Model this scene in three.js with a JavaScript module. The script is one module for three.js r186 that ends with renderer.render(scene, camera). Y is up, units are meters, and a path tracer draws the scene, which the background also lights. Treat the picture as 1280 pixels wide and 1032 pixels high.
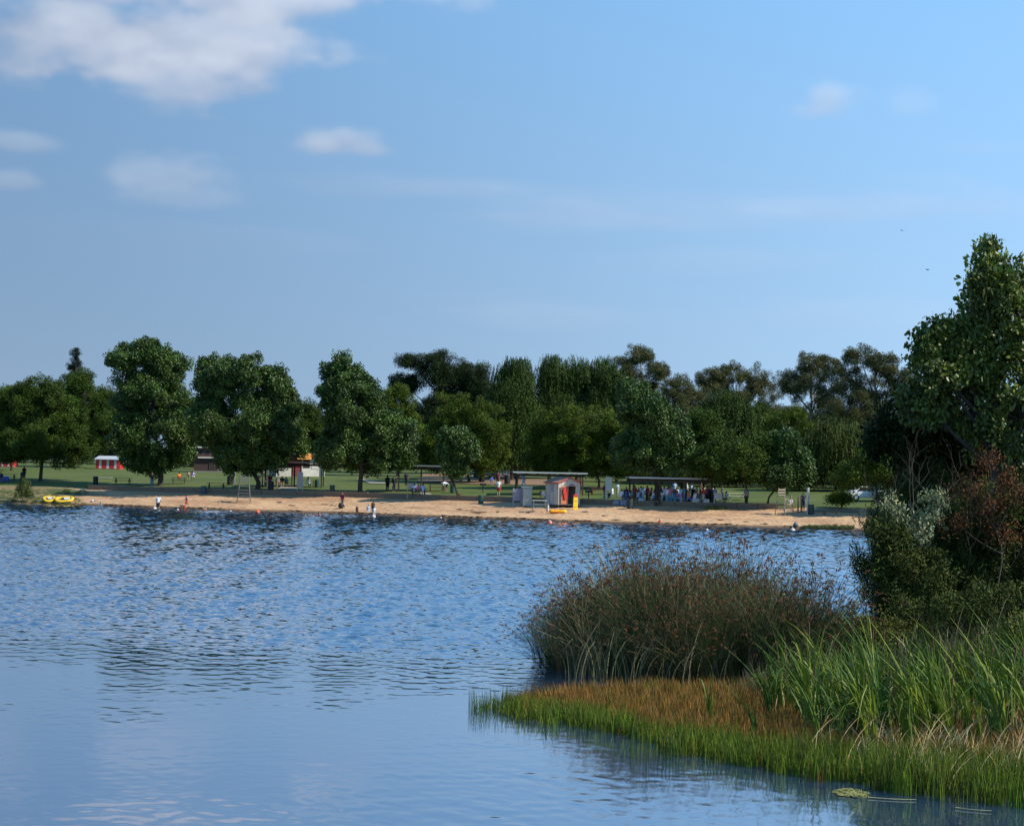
import * as THREE from 'three';
import { mergeGeometries, toCreasedNormals } from 'three/addons/utils/BufferGeometryUtils.js';
import { RoundedBoxGeometry } from 'three/addons/geometries/RoundedBoxGeometry.js';

// ---------------------------------------------------------------- camera, sky, sun, exposure
const W = 1280, H = 1032, F = 2400;                       // photo size and focal length, in its pixels
const scene = new THREE.Scene();
const camera = new THREE.PerspectiveCamera(2 * Math.atan(H / 2 / F) * 180 / Math.PI, W / H, 0.5, 5000);
camera.position.set(0, 5, 0);
camera.rotation.order = 'YXZ';
camera.rotation.set(1.72 * Math.PI / 180, 0, 1.2 * Math.PI / 180);
camera.updateMatrixWorld(true);
scene.add(camera);

const renderer = new THREE.WebGLRenderer({ antialias: true });
renderer.setSize(1024, 825);
renderer.toneMapping = THREE.LinearToneMapping;
renderer.toneMappingExposure = 1.12;
renderer.shadowMap.enabled = true;

const SUN_AZ = 107 * Math.PI / 180, SUN_EL = 41 * Math.PI / 180;   // azimuth to the right of the view, height
const sunDir = new THREE.Vector3(Math.sin(SUN_AZ) * Math.cos(SUN_EL), Math.sin(SUN_EL), -Math.cos(SUN_AZ) * Math.cos(SUN_EL));
const sun = new THREE.DirectionalLight(new THREE.Color().setRGB(1, 0.92, 0.78), 5);
sun.position.copy(sunDir).multiplyScalar(300).add(new THREE.Vector3(0, 0, -150));
sun.target.position.set(0, 0, -150);
sun.castShadow = true;
sun.shadow.mapSize.set(4096, 4096);
Object.assign(sun.shadow.camera, { left: -170, right: 170, top: 170, bottom: -170, near: 1, far: 800 });
scene.add(sun, sun.target);

// ---------------------------------------------------------------- numbers: random, noise
function RNG(seed) { let a = seed >>> 0; return () => { a = (a + 0x6D2B79F5) | 0; let t = Math.imul(a ^ (a >>> 15), 1 | a); t = (t + Math.imul(t ^ (t >>> 7), 61 | t)) ^ t; return ((t ^ (t >>> 14)) >>> 0) / 4294967296; }; }
let rnd = RNG(7);
const rr = (a, b) => a + (b - a) * rnd();
const clamp = (v, a = 0, b = 1) => Math.min(b, Math.max(a, v));
const smooth = (a, b, v) => { const t = clamp((v - a) / (b - a)); return t * t * (3 - 2 * t); };
const mix = (a, b, t) => a + (b - a) * t;
const HASH = new Float32Array(65536); { const r = RNG(99); for (let i = 0; i < 65536; i++) HASH[i] = r(); }
const hsh = (x, y, z) => HASH[(Math.imul(x, 374761393) ^ Math.imul(y, 668265263) ^ Math.imul(z, 1274126177)) >>> 7 & 65535];
function noise3(x, y, z) {
  const xi = Math.floor(x), yi = Math.floor(y), zi = Math.floor(z); let u = x - xi, v = y - yi, w = z - zi;
  u = u * u * (3 - 2 * u); v = v * v * (3 - 2 * v); w = w * w * (3 - 2 * w);
  const l = (k) => mix(mix(hsh(xi, yi, zi + k), hsh(xi + 1, yi, zi + k), u), mix(hsh(xi, yi + 1, zi + k), hsh(xi + 1, yi + 1, zi + k), u), v);
  return mix(l(0), l(1), w);
}
function fbm(x, y, z = 0, oct = 4) { let s = 0, a = 0.5, n = 0; for (let o = 0; o < oct; o++) { s += a * noise3(x, y, z); n += a; a *= 0.5; x = x * 2.03 + 11.3; y = y * 2.03 + 5.1; z = z * 2.03 + 7.7; } return s / n; }

// a photo pixel as a direction
const ray = (x, y) => new THREE.Vector3((x - W / 2) / F, (H / 2 - y) / F, -1).applyQuaternion(camera.quaternion).normalize();

// ---------------------------------------------------------------- the sky: air and clouds, computed
{
  const SW = 4096, SH = 2048, data = new Float32Array(SW * SH * 4);
  const ae = (x, y) => { const d = ray(x, y); return [Math.atan2(d.x, -d.z), Math.asin(d.y)]; };
  const PX = 1 / F;
  // cloud puffs where the photograph has them: [pixel x, pixel y, half width, half height, opacity, raggedness]
  const puffs = [
    [70, 30, 150, 34, 0.75, 1], [230, 45, 130, 42, 0.85, 1], [300, 75, 60, 34, 0.8, 1], [235, 105, 62, 24, 0.75, 1], [310, 108, 42, 17, 0.6, 1], [330, 5, 110, 24, 0.7, 1], [40, 60, 110, 20, 0.5, 1],
    [-80, 20, 120, 50, 0.8, 1], [425, 68, 14, 16, 0.28, 1], [150, -30, 260, 40, 0.7, 1],
    [422, 176, 52, 17, 0.62, 0.8], [462, 187, 30, 10, 0.5, 0.7], [395, 182, 36, 10, 0.35, 0.8],
    [28, 178, 42, 13, 0.4, 0.9], [20, 228, 40, 15, 0.36, 0.9], [205, 220, 66, 16, 0.38, 0.9], [230, 245, 60, 14, 0.25, 1], [450, 240, 90, 16, 0.14, 1.2], [570, 238, 70, 14, 0.12, 1.2],
    [1034, 126, 26, 22, 0.5, 0.9], [1012, 138, 26, 12, 0.25, 1], [1130, 132, 20, 12, 0.14, 1], [1225, 187, 60, 8, 0.1, 1.2],
    [860, 262, 200, 34, 0.13, 1.4], [700, 270, 120, 34, 0.14, 1.4], [1060, 258, 170, 14, 0.16, 1.4], [900, 325, 170, 20, 0.12, 1.4], [680, 395, 80, 20, 0.15, 1.3], [1080, 395, 140, 20, 0.1, 1.3], [330, 300, 160, 20, 0.06, 1.3],
  ].map(([x, y, w, h, o, r]) => { const [a, e] = ae(x, y); return { a, e, w: w * PX, h: h * PX, o, r }; });
  const half = 0.3;
  for (let j = 0; j < SH; j++) {
    const el = ((j + 0.5) / SH - 0.5) * Math.PI, ce = Math.cos(el), se = Math.sin(el);
    for (let i = 0; i < SW; i++) {
      const th = ((i + 0.5) / SW - 0.5) * 2 * Math.PI, x = Math.cos(th) * ce, z = Math.sin(th) * ce, k = (j * SW + i) * 4;
      const e = Math.max(el, 0), cg = x * sunDir.x + se * sunDir.y + z * sunDir.z;
      const t = 1 - Math.exp(-e / 0.25), glow = mix(0.67, 1.48, smooth(-0.42, 0.28, cg)), deep = 0.9 * mix(1, 0.5, smooth(0.28, 1.2, e));
      // deep blue overhead, paler and hazier towards the horizon, brighter round the sun
      let r = mix(0.44, 0.09, t) * deep * mix(0.85, glow, 0.95), g = mix(0.63, 0.325, t) * deep * glow, b = mix(0.835, 0.70, t) * deep * mix(0.98, glow, 0.95);
      if (el > -0.02) {
        const az = Math.atan2(x, -z);
        let c = 0, lit = 0;
        if (Math.abs(az) < 0.45 && e < 0.36) {
          const n1 = fbm(az * 30, e * 62, 3.1, 6), n2 = fbm(az * 9 + 5, e * 60, 8.7, 4);
          for (const p of puffs) {
            const dx = (az - p.a) / p.w, dy = (e - p.e) / p.h, q = dx * dx + dy * dy;
            if (q > 6) continue;
            const f = Math.exp(-q * 0.9) * (dy < 0 ? Math.exp(-dy * dy * 0.35) : 1);
            const n = p.r > 1.15 ? n2 : n1, d = 0.84 * p.o * smooth(0.08, 0.85, f + (n - 0.5) * 1.45 * p.r * (f > 0.02 ? 1 : 0));
            const l = clamp(0.5 + 0.45 * dy + (n1 - 0.5) * 1.8);
            if (d > 0) { lit = (lit * c + l * d) / (c + d + 1e-6); c = 1 - (1 - c) * (1 - d); }
          }
        } else if (e > 0.03) {
          const sc = 1 / (se + 0.12), cx = x * sc * 2.2, cz = z * sc * 2.2, n = fbm(cx + 40, cz + 13, 1.7, 5);
          c = 0.4 * smooth(0.6, 0.78, n) * smooth(0.03, 0.14, e) * smooth(0.45, 0.6, Math.abs(az) + (e > 0.36 ? smooth(0.36, 0.5, e) : 0));
          lit = clamp(0.5 + (n - 0.62) * 3);
        }
        if (c > 0) {
          const s = 0.5 + 0.45 * glow, cr = mix(0.45, 0.60, lit) * s, cgn = mix(0.5, 0.68, lit) * s, cb = mix(0.63, 0.82, lit) * s;
          r = mix(r, cr, c); g = mix(g, cgn, c); b = mix(b, cb, c);
        }
      }
      data[k] = r; data[k + 1] = g; data[k + 2] = b; data[k + 3] = 1;
    }
  }
  const sky = new THREE.DataTexture(data, SW, SH, THREE.RGBAFormat, THREE.FloatType);
  sky.mapping = THREE.EquirectangularReflectionMapping;
  sky.magFilter = sky.minFilter = THREE.LinearFilter;
  sky.needsUpdate = true;
  scene.background = sky; scene.environment = sky;
}

// ---------------------------------------------------------------- helpers: names, materials, geometry
const taken = {};
function numbered(name) { const n = taken[name] = (taken[name] ?? -1) + 1; return n ? `${name}_${String(n).padStart(3, '0')}` : name; }
function tag(o, label, category, group) { o.userData.label = label; o.userData.category = category; if (group) o.userData.group = group; return o; }
function shadows(o) { o.castShadow = o.receiveShadow = true; return o; }
function thing(name, label, category, p = [0, 0, 0], turn = 0, group) {
  const o = new THREE.Group(); o.name = numbered(name); o.position.set(...(p.isVector3 ? p.toArray() : p)); o.rotation.y = turn; scene.add(o); return tag(o, label, category, group);
}
function part(name, geo, material, parent) { const m = shadows(new THREE.Mesh(Array.isArray(geo) ? merge(geo) : geo, material)); m.name = name; parent.add(m); return m; }
function solo(name, geo, material, label, category, p, turn = 0, group) { const m = part(numbered(name), geo, material, scene); if (p) m.position.set(...(p.isVector3 ? p.toArray() : p)); m.rotation.y = turn; return tag(m, label, category, group); }
function setting(name, geo, material) { const m = part(numbered(name), geo, material, scene); m.userData.kind = 'structure'; return m; }
function strip(g) { let h = g.index ? g.toNonIndexed() : g; if (h === g) h = g.clone(); for (const k of Object.keys(h.attributes)) if (!['position', 'normal', 'uv'].includes(k)) h.deleteAttribute(k); if (!h.attributes.uv) h.setAttribute('uv', new THREE.BufferAttribute(new Float32Array(h.attributes.position.count * 2), 2)); return h; }
function merge(list) { return list.length === 1 ? list[0] : mergeGeometries(list.map(strip)); }
function bx(w, h, d, x = 0, y = 0, z = 0, ry = 0, rx = 0, rz = 0) { const g = new THREE.BoxGeometry(w, h, d); if (rx || ry || rz) g.applyMatrix4(new THREE.Matrix4().makeRotationFromEuler(new THREE.Euler(rx, ry, rz))); return g.translate(x, y, z); }
function rb(w, h, d, x = 0, y = 0, z = 0, r = 0.03) { return new RoundedBoxGeometry(w, h, d, 2, r).translate(x, y, z); }
function cyl(r0, r1, h, x = 0, y = 0, z = 0, n = 12) { return new THREE.CylinderGeometry(r1, r0, h, n).translate(x, y + h / 2, z); }
function bar(a, b, r, n = 6, r2 = r) { const A = new THREE.Vector3(...a), B = new THREE.Vector3(...b), d = B.clone().sub(A), g = new THREE.CylinderGeometry(r2, r, d.length(), n); g.applyQuaternion(new THREE.Quaternion().setFromUnitVectors(new THREE.Vector3(0, 1, 0), d.normalize())); return g.translate((A.x + B.x) / 2, (A.y + B.y) / 2, (A.z + B.z) / 2); }
function taper(pts, r0, r1, n = 7, rough = 0.12) {          // tapered, slightly gnarled tube along points
  const c = new THREE.CatmullRomCurve3(pts), seg = Math.max(3, pts.length * 2), fr = c.computeFrenetFrames(seg), pos = [], uv = [], idx = [], v = new THREE.Vector3();
  for (let i = 0; i <= seg; i++) { const t = i / seg, p = c.getPointAt(t), r = mix(r0, r1, Math.pow(t, 0.8)); for (let j = 0; j <= n; j++) { const a = (j % n) / n * Math.PI * 2, k = r * (1 + rough * (hsh(i, j % n, 5) - 0.5) * 2); v.copy(p).addScaledVector(fr.normals[i], Math.cos(a) * k).addScaledVector(fr.binormals[i], Math.sin(a) * k); pos.push(v.x, v.y, v.z); uv.push(j / n * r0 * 6, t * c.getLength()); } }
  for (let i = 0; i < seg; i++) for (let j = 0; j < n; j++) { const a = i * (n + 1) + j, b = a + n + 1; idx.push(a, b, a + 1, b, b + 1, a + 1); }
  const g = new THREE.BufferGeometry(); g.setAttribute('position', new THREE.Float32BufferAttribute(pos, 3)); g.setAttribute('uv', new THREE.Float32BufferAttribute(uv, 2)); g.setIndex(idx); g.computeVertexNormals(); return g;
}
function noiseTex(n, fn, srgb) {                             // tileable texture from fn(u, v) -> [r, g, b] or a number, 0..1
  const d = new Uint8Array(n * n * 4);
  for (let j = 0; j < n; j++) for (let i = 0; i < n; i++) { const c = fn(i / n, j / n), k = (j * n + i) * 4; for (let q = 0; q < 3; q++) d[k + q] = clamp(Array.isArray(c) ? c[q] : c) * 255; d[k + 3] = 255; }
  const t = new THREE.DataTexture(d, n, n); t.wrapS = t.wrapT = THREE.RepeatWrapping; t.magFilter = THREE.LinearFilter; t.minFilter = THREE.LinearMipmapLinearFilter; t.generateMipmaps = true; if (srgb) t.colorSpace = THREE.SRGBColorSpace; t.needsUpdate = true; return t;
}
function tileNoise(u, v, f, oct = 4, seed = 0) {             // wraps at 1
  let s = 0, a = 0.5, n = 0;
  for (let o = 0; o < oct; o++) { const x = u * f, y = v * f, xi = Math.floor(x), yi = Math.floor(y); let p = x - xi, q = y - yi; p = p * p * (3 - 2 * p); q = q * q * (3 - 2 * q); const h = (i, j) => hsh((i % f + f) % f, (j % f + f) % f, seed + o * 17); s += a * mix(mix(h(xi, yi), h(xi + 1, yi), p), mix(h(xi, yi + 1), h(xi + 1, yi + 1), p), q); n += a; a *= 0.5; f *= 2; }
  return s / n;
}
const grain = noiseTex(512, (u, v) => tileNoise(u, v, 8, 6, 1));
const speck = noiseTex(512, (u, v) => { const n = tileNoise(u, v, 16, 5, 40); return [0.78 + 0.44 * (n - 0.5), 0.78 + 0.44 * (n - 0.5), 0.78 + 0.44 * (n - 0.5)]; });
const rep = (t, x, y = x) => { const c = t.clone(); c.repeat.set(x, y); c.needsUpdate = true; return c; };
const lin = (r, g, b) => new THREE.Color().setRGB(r, g, b);
function mat(r, g, b, rough = 0.8, o = {}) { return new THREE.MeshStandardMaterial({ color: lin(r, g, b), roughness: rough, metalness: 0, side: THREE.DoubleSide, ...o }); }

// ---------------------------------------------------------------- the land beyond the water
const onLevel = (x, y, h = 0) => { const d = ray(x, y), t = (h - camera.position.y) / d.y; return d.multiplyScalar(t).add(camera.position); };
const shorePts = [[-250, 623.5], [-100, 627], [0, 629.5], [100, 632], [200, 636], [300, 639.5], [400, 642], [550, 647.5], [700, 653], [850, 657.5], [1000, 661.5], [1100, 665], [1180, 668], [1400, 674]].map(([x, y]) => onLevel(x, y));
function shoreZ(x) {
  let i = 0; while (i < shorePts.length - 2 && x > shorePts[i + 1].x) i++;
  const a = shorePts[i], b = shorePts[i + 1], t = (x - a.x) / (b.x - a.x);
  return mix(a.z, b.z, t) + 0.5 * (fbm(x * 0.12, 3.3, 0, 3) - 0.5) * 2;
}
const WALL_S = 14.5, WALL_X0 = onLevel(88, 612, 1.7).x * 1.0, WALL_X1 = onLevel(1006, 640, 1.7).x;
const walled = (x) => smooth(WALL_X0 - 2.5, WALL_X0 - 0.5, x) * (1 - smooth(WALL_X1 + 0.5, WALL_X1 + 2.5, x));
function landH(x, z) {                                       // height of the far shore
  const s = shoreZ(x) - z;
  if (s < 0) return Math.max(-2.5, s * 0.09 - 0.03);
  const scarp = 0.2 * smooth(0, 0.5, s);
  const beach = scarp + 1.45 * Math.pow(clamp(s / WALL_S), 0.9);
  const lawn = 2.0 + 3.0 * (1 - Math.exp(-Math.max(0, s - WALL_S) * 0.0145)) * 1.18;
  const ramp = mix(beach, lawn, smooth(10, 17.5, s));
  const stepped = s < WALL_S + 0.15 ? beach : lawn;
  return mix(ramp, stepped, walled(x)) + (s > 2 ? 0.1 * (fbm(x * 0.15, z * 0.15, 2, 3) - 0.5) : 0);
}
function at(x, y) {                                          // where a pixel's ray meets the far shore
  const d = ray(x, y), o = camera.position, k = 1 / Math.hypot(d.x, d.z); let t = 150;
  for (; t < 480; t += 0.1) if (o.y + d.y * k * t < landH(o.x + d.x * k * t, d.z * k * t)) break;
  const X = d.x * k * t, Z = d.z * k * t; return new THREE.Vector3(X, landH(X, Z), Z);
}
const inPlane = (x, y, D) => { const d = ray(x, y); return d.multiplyScalar(D / -d.z).add(camera.position); };   // a pixel at a known distance
const onLand = (x, D) => { const p = inPlane(x, 590, D); p.y = landH(p.x, p.z); return p; };
const ppm = (p) => F / -p.z;

function sheet(cols, rows, fn) {                             // grid: fn(i, j) -> {p:[x,y,z], c?:[r,g,b]}
  const pos = [], uv = [], col = [], idx = [];
  for (let j = 0; j <= rows; j++) for (let i = 0; i <= cols; i++) { const q = fn(i, j); pos.push(...q.p); uv.push(q.p[0], -q.p[2]); if (q.c) col.push(...q.c); }
  for (let j = 0; j < rows; j++) for (let i = 0; i < cols; i++) { const a = j * (cols + 1) + i, b = a + cols + 1; idx.push(a, a + 1, b, b, a + 1, b + 1); }
  const g = new THREE.BufferGeometry(); g.setAttribute('position', new THREE.Float32BufferAttribute(pos, 3)); g.setAttribute('uv', new THREE.Float32BufferAttribute(uv, 2)); if (col.length) g.setAttribute('color', new THREE.Float32BufferAttribute(col, 3)); g.setIndex(idx); g.computeVertexNormals(); return g;
}
const sandMat = new THREE.MeshStandardMaterial({ color: 0xffffff, vertexColors: true, roughness: 0.95, map: rep(speck, 0.6), bumpMap: rep(grain, 0.22), bumpScale: 0.16, side: THREE.DoubleSide });
const lawnMat = new THREE.MeshStandardMaterial({ color: 0xffffff, vertexColors: true, roughness: 0.95, map: rep(speck, 0.5), bumpMap: rep(grain, 0.5), bumpScale: 0.05, side: THREE.DoubleSide });
const tint = (c, k) => c.map((v) => v * k);
const mixc = (a, b, t) => a.map((v, i) => mix(v, b[i], t));
{
  // the sand, from under the water up to the wall; wet where the lake laps it
  const SX = [-150, 90], n = 520, rows = 64;
  const dry = [0.7, 0.445, 0.245], red = [0.5, 0.28, 0.15], wet = [0.10, 0.06, 0.035], turf = [0.085, 0.115, 0.03], straw = [0.26, 0.19, 0.085];
  const gl = onLevel(95, 625, 0.6).x, gr = onLevel(1112, 650, 0.8).x;
  setting('beach_sand', sheet(n, rows, (i, j) => {
    const x = mix(SX[0], SX[1], i / n), s = -9 + (WALL_S + 9.06) * Math.pow(j / rows, 1) * 1, z = shoreZ(x) - s;
    const nz = fbm(x * 0.3, s * 0.5, 4, 4), n2 = fbm(x * 0.05, s * 0.1, 9, 3);
    let c = mixc(red, dry, clamp(0.42 + (nz - 0.5) * 2.6 + (n2 - 0.5) * 1.2 + smooth(-50, 25, x) * 0.35));
    c = mixc(c, wet, 1 - smooth(0.15, 0.85 + nz * 0.5, s));
    const gLeft = smooth(gl + 2, gl - 5, x + (nz - 0.5) * 6), gRight = smooth(gr - 1, gr + 3, x + (nz - 0.5) * 4);
    c = mixc(c, mixc(turf, straw, smooth(0.4, 0.65, nz)), Math.max(gLeft, gRight) * smooth(-0.2, 0.5, s));
    const foot = s > 1 ? 0.2 * (fbm(x * 1.3, s * 1.3, 6, 3) - 0.5) : 0.1 * (nz - 0.5) * smooth(-0.5, 0.3, s);
    return { p: [x, landH(x, z) + foot * (s < WALL_S - 0.4 ? 1 : 0), z], c };
  }), sandMat);
  // the lawn, and the ground behind it as far as the horizon
  const g1 = [0.07, 0.108, 0.008], g2 = [0.105, 0.142, 0.012], g3 = [0.15, 0.135, 0.05];
  setting('lawn', sheet(260, 150, (i, j) => {
    const x = mix(-900, 900, 0.5 + 0.5 * Math.sign(i / 130 - 1) * (0.14 * Math.abs(i / 130 - 1) + 0.86 * Math.pow(Math.abs(i / 130 - 1), 4))), t = j / 150, s = WALL_S + 0.06 + 110 * t + 1900 * Math.pow(t, 9), z = shoreZ(clamp(x, -150, 90)) - s;
    const nz = fbm(x * 0.16, z * 0.16, 1, 4), n2 = fbm(x * 0.7, z * 0.7, 1, 3);
    let c = mixc(g1, g2, clamp(0.5 + (nz - 0.5) * 2.4)); c = mixc(c, g3, 0.55 * smooth(0.55, 0.75, n2 * 0.6 + nz * 0.4) + 0.75 * smooth(1.4, 0.2, s - WALL_S + (n2 - 0.5) * 2) * walled(x));
    return { p: [x, x < -150 || x > 90 ? landH(clamp(x, -150, 90), z) : landH(x, z), z], c };
  }), lawnMat);
}
function patch(name, pix, material, lift = 0.03) {           // a paved or bare area lying on the far shore, outlined by pixels
  const P = pix.map(([x, y]) => at(x, y)), tri = THREE.ShapeUtils.triangulateShape(P.map((p) => new THREE.Vector2(p.x, p.z)), []), pos = [], uv = [];
  const N = 5, lerp = (a, b, c, i, j) => a.clone().multiplyScalar(1 - (i + j) / N).addScaledVector(b, i / N).addScaledVector(c, j / N);
  const put = (p) => { pos.push(p.x, landH(p.x, p.z) + lift, p.z); uv.push(p.x, -p.z); };
  for (const [a, b, c] of tri) for (let i = 0; i < N; i++) for (let j = 0; j < N - i; j++) { put(lerp(P[a], P[b], P[c], i, j)); put(lerp(P[a], P[b], P[c], i, j + 1)); put(lerp(P[a], P[b], P[c], i + 1, j)); if (i + j < N - 1) { put(lerp(P[a], P[b], P[c], i + 1, j)); put(lerp(P[a], P[b], P[c], i, j + 1)); put(lerp(P[a], P[b], P[c], i + 1, j + 1)); } }
  const g = new THREE.BufferGeometry(); g.setAttribute('position', new THREE.Float32BufferAttribute(pos, 3)); g.setAttribute('uv', new THREE.Float32BufferAttribute(uv, 2)); g.computeVertexNormals();
  const nn = g.attributes.normal; for (let i = 0; i < nn.count; i++) if (nn.getY(i) < 0) nn.setXYZ(i, -nn.getX(i), -nn.getY(i), -nn.getZ(i));
  return setting(name, g, material);
}
const dirtMat = mat(0.3, 0.19, 0.11, 0.95, { map: rep(speck, 0.4) }), paleMat = mat(0.36, 0.31, 0.24, 0.9, { map: rep(speck, 0.5) });
patch('dirt_parking_ground', [[520, 603], [560, 604.5], [690, 607], [690, 599], [600, 594.5], [530, 592.5]], dirtMat, 0.07);
patch('park_path', [[445, 599], [452, 598.5], [470, 602], [485, 603.5], [485, 605.2], [462, 604.5]], paleMat, 0.07);
patch('shelter_pad', [[345, 612.8], [372, 613.6], [372, 609.5], [350, 608.8]], paleMat, 0.07);
patch('shelter_pad', [[528, 621.5], [543, 622], [536, 616.5], [524, 616]], paleMat, 0.07);
patch('dirt_parking_ground', [[1010, 639.5], [1075, 641], [1075, 638], [1010, 636]], mat(0.3, 0.23, 0.15, 0.95, { map: rep(speck, 0.4) }), 0.06);

// the low wall between the sand and the lawn
{
  const pos = [], n = 90, wallMat = mat(0.26, 0.185, 0.125, 0.9, { map: rep(speck, 0.8), bumpMap: rep(grain, 0.5), bumpScale: 0.05 });
  const w = thing('retaining_wall', 'low brown retaining wall between the sandy beach and the lawn', 'wall');
  const capMat = mat(0.36, 0.27, 0.17, 0.9, { map: rep(speck, 0.6) });
  const L = WALL_X1 - WALL_X0, count = 38;
  for (let k = 0; k < count; k++) {                          // cast sections, each with its own coping
    const xa = WALL_X0 + L * k / count, xb = WALL_X0 + L * (k + 1) / count - 0.03, za = shoreZ(xa) - WALL_S, zb = shoreZ(xb) - WALL_S;
    const xm = (xa + xb) / 2, zm = (za + zb) / 2, len = Math.hypot(xb - xa, zb - za), turn = -Math.atan2(zb - za, xb - xa), top = landH(xm, zm - 1.0) + 0.05;
    const jig = (hsh(k, 3, 1) - 0.5) * 0.05;
    const a = part('wall_section', bx(len, 1.2, 0.26), wallMat, w); a.position.set(xm, top - 0.6 + jig, zm + 0.0); a.rotation.y = turn;
    const b = part('coping', bx(len - 0.01, 0.08, 0.34), capMat, w); b.position.set(xm, top + 0.04 + jig, zm); b.rotation.y = turn;
  }
}

// ---------------------------------------------------------------- the near bank on the right, mostly under reeds and bushes
const marshFront = [[560, 884], [598, 888], [660, 903], [740, 915], [790, 922], [830, 942], [950, 963], [1050, 983], [1160, 999], [1280, 1012], [1420, 1026]].map(([x, y]) => onLevel(x, y));
const marshBack = [[598, 886], [640, 876], [700, 866], [780, 862], [980, 858], [1420, 850]].map(([x, y]) => onLevel(x, y));
const polyAt = (P, x) => { let i = 0; while (i < P.length - 2 && x > P[i + 1].x) i++; const a = P[i], b = P[i + 1]; return mix(a.z, b.z, clamp((x - a.x) / (b.x - a.x), -0.2, 1.5)); };
const marshIn = (x, z) => (x < marshBack[0].x ? -1 : Math.min(polyAt(marshFront, x) - z, 99));   // metres in from the front edge, lake side
const bankEdge = (d) => 5.6 + Math.max(0, d - 43) * 0.3 + Math.max(0, d - 90) * 0.5;             // the bank's left edge at distance d
function bankH(x, z) {
  const d = -z, e = x - bankEdge(d) + (fbm(x * 0.4, z * 0.4, 3, 3) - 0.5) * 2;
  const bank = d > 42 ? 1.0 * smooth(-0.4, 7, e) * smooth(41, 48, d) : 0;
  const m = marshIn(x, z), marsh = m > -1 && d < 60 ? mix(-0.3, 0.04, smooth(0, 2.2, Math.min(m, Math.max(e + 2, z - polyAt(marshBack, x) + 0.4)))) : -0.5;
  return Math.max(bank + (bank > 0.02 ? 0.03 : -0.5), marsh);
}
setting('near_bank', sheet(150, 190, (i, j) => { const x = mix(-4, 60, Math.pow(i / 150, 1.4)), z = -mix(24, 150, Math.pow(j / 190, 1.3)), n = fbm(x * 0.8, z * 0.8, 5, 4); return { p: [x, bankH(x, z), z], c: mixc([0.035, 0.028, 0.015], [0.1, 0.075, 0.035], n) }; }),
  new THREE.MeshStandardMaterial({ color: 0xffffff, vertexColors: true, roughness: 1, bumpMap: rep(grain, 0.5), bumpScale: 0.06, side: THREE.DoubleSide }));

// ---------------------------------------------------------------- the lake: real ripples, calm near the bank, wind-ruffled farther out
{
  const r = RNG(21), waves = [];
  for (let k = 0; k < 30; k++) { const long = k < 14, L = long ? 0.6 * Math.pow(1.06, k) : 0.26 * Math.pow(1.05, k - 14), a = (r() - 0.5) * (long ? 1.9 : 2.8) + 0.12; waves.push({ kx: Math.sin(a) * 2 * Math.PI / L, kz: Math.cos(a) * 2 * Math.PI / L, p: r() * 6.28, A: (long ? 0.0048 : 0.0088) * L * (0.7 + 0.6 * r()), L, long }); }
  const ROWS = 1250, COLS = 400, D0 = 22, D1 = 224;
  const hgt = (x, d) => {
    const edge = 50 + 7 * (fbm(x * 0.05, d * 0.05, 12, 3) - 0.5) * 2 + 2.5 * (fbm(x * 0.25, d * 0.5, 3, 2) - 0.5);
    const wind = smooth(edge - 4, edge + 9, d), gust = 0.7 + 0.85 * fbm(x * 0.16, d * 0.13, 5, 4), fade = 1 + 0.25 * smooth(90, 180, d);
    const lull = smooth(0.47, 0.72, fbm(x * 0.22 + 9, d * 0.42, 22, 3));
    const amp = mix(0.05 + 0.13 * lull, gust * fade, wind);
    const wx = 2.4 * (fbm(x * 0.42, d * 0.42, 40, 2) - 0.5) * 2, wy = 2.4 * (fbm(x * 0.33, d * 0.33, 60, 2) - 0.5) * 2;
    let h = 0; for (const w of waves) { const c = Math.cos(w.kx * x + w.kz * d + w.p + (w.L > 0.8 ? wx : wy)); h += w.long ? w.A * (c + 0.55 * (0.5 + 0.5 * c) ** 3) * (wind < 0.5 ? 0.6 : 1) : w.A * c; }
    return h * amp;
  };
  const step = (j) => { const t = j / ROWS; return mix(D0, D1, t * 0.55 + 0.45 * t * t); };
  const g = sheet(COLS, ROWS, (i, j) => { const d = step(j), x = (i / COLS * 2 - 1) * (0.3 * d + 6); return { p: [x, hgt(x, d), -d] }; });
  const bump = noiseTex(1024, (u, v) => 0.5 + 0.3 * (tileNoise(u, v, 20, 4, 70) - 0.5) + 0.55 * (tileNoise(u, v, 9, 3, 90) - 0.5));
  const water = new THREE.MeshPhysicalMaterial({ color: lin(0.02, 0.05, 0.12), roughness: 0.05, ior: 1.55, clearcoat: 1, clearcoatRoughness: 0.05, bumpMap: rep(bump, 0.14, 0.3), bumpScale: 0.006, side: THREE.DoubleSide });
  // the still outer parts of the sheet, beyond the ruffled field
  const outer = (a, b, c, d) => { const p = [a, b, c, d].map(([x, z]) => [x, -0.004, z]); const q = new THREE.BufferGeometry(); q.setAttribute('position', new THREE.Float32BufferAttribute([...p[0], ...p[1], ...p[2], ...p[0], ...p[2], ...p[3]], 3)); q.setAttribute('uv', new THREE.Float32BufferAttribute([0, 1, 2, 0, 2, 3].flatMap((k) => [p[k][0], -p[k][2]]), 2)); q.setAttribute('normal', new THREE.Float32BufferAttribute(Array(6).fill([0, 1, 0]).flat(), 3)); return q; };
  const hw = (d) => 0.3 * d + 6;
  setting('lake_water', g, water);
  setting('lake_water', merge([outer([-hw(D0), -D0], [-400, -D0], [-400, -D1 - 20], [-hw(D1), -D1 - 20]), outer([hw(D1), -D1 - 20], [400, -D1 - 20], [400, -D0], [hw(D0), -D0]), outer([-400, -D0], [400, -D0], [400, 3], [-400, 3])]), water);
}

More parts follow.
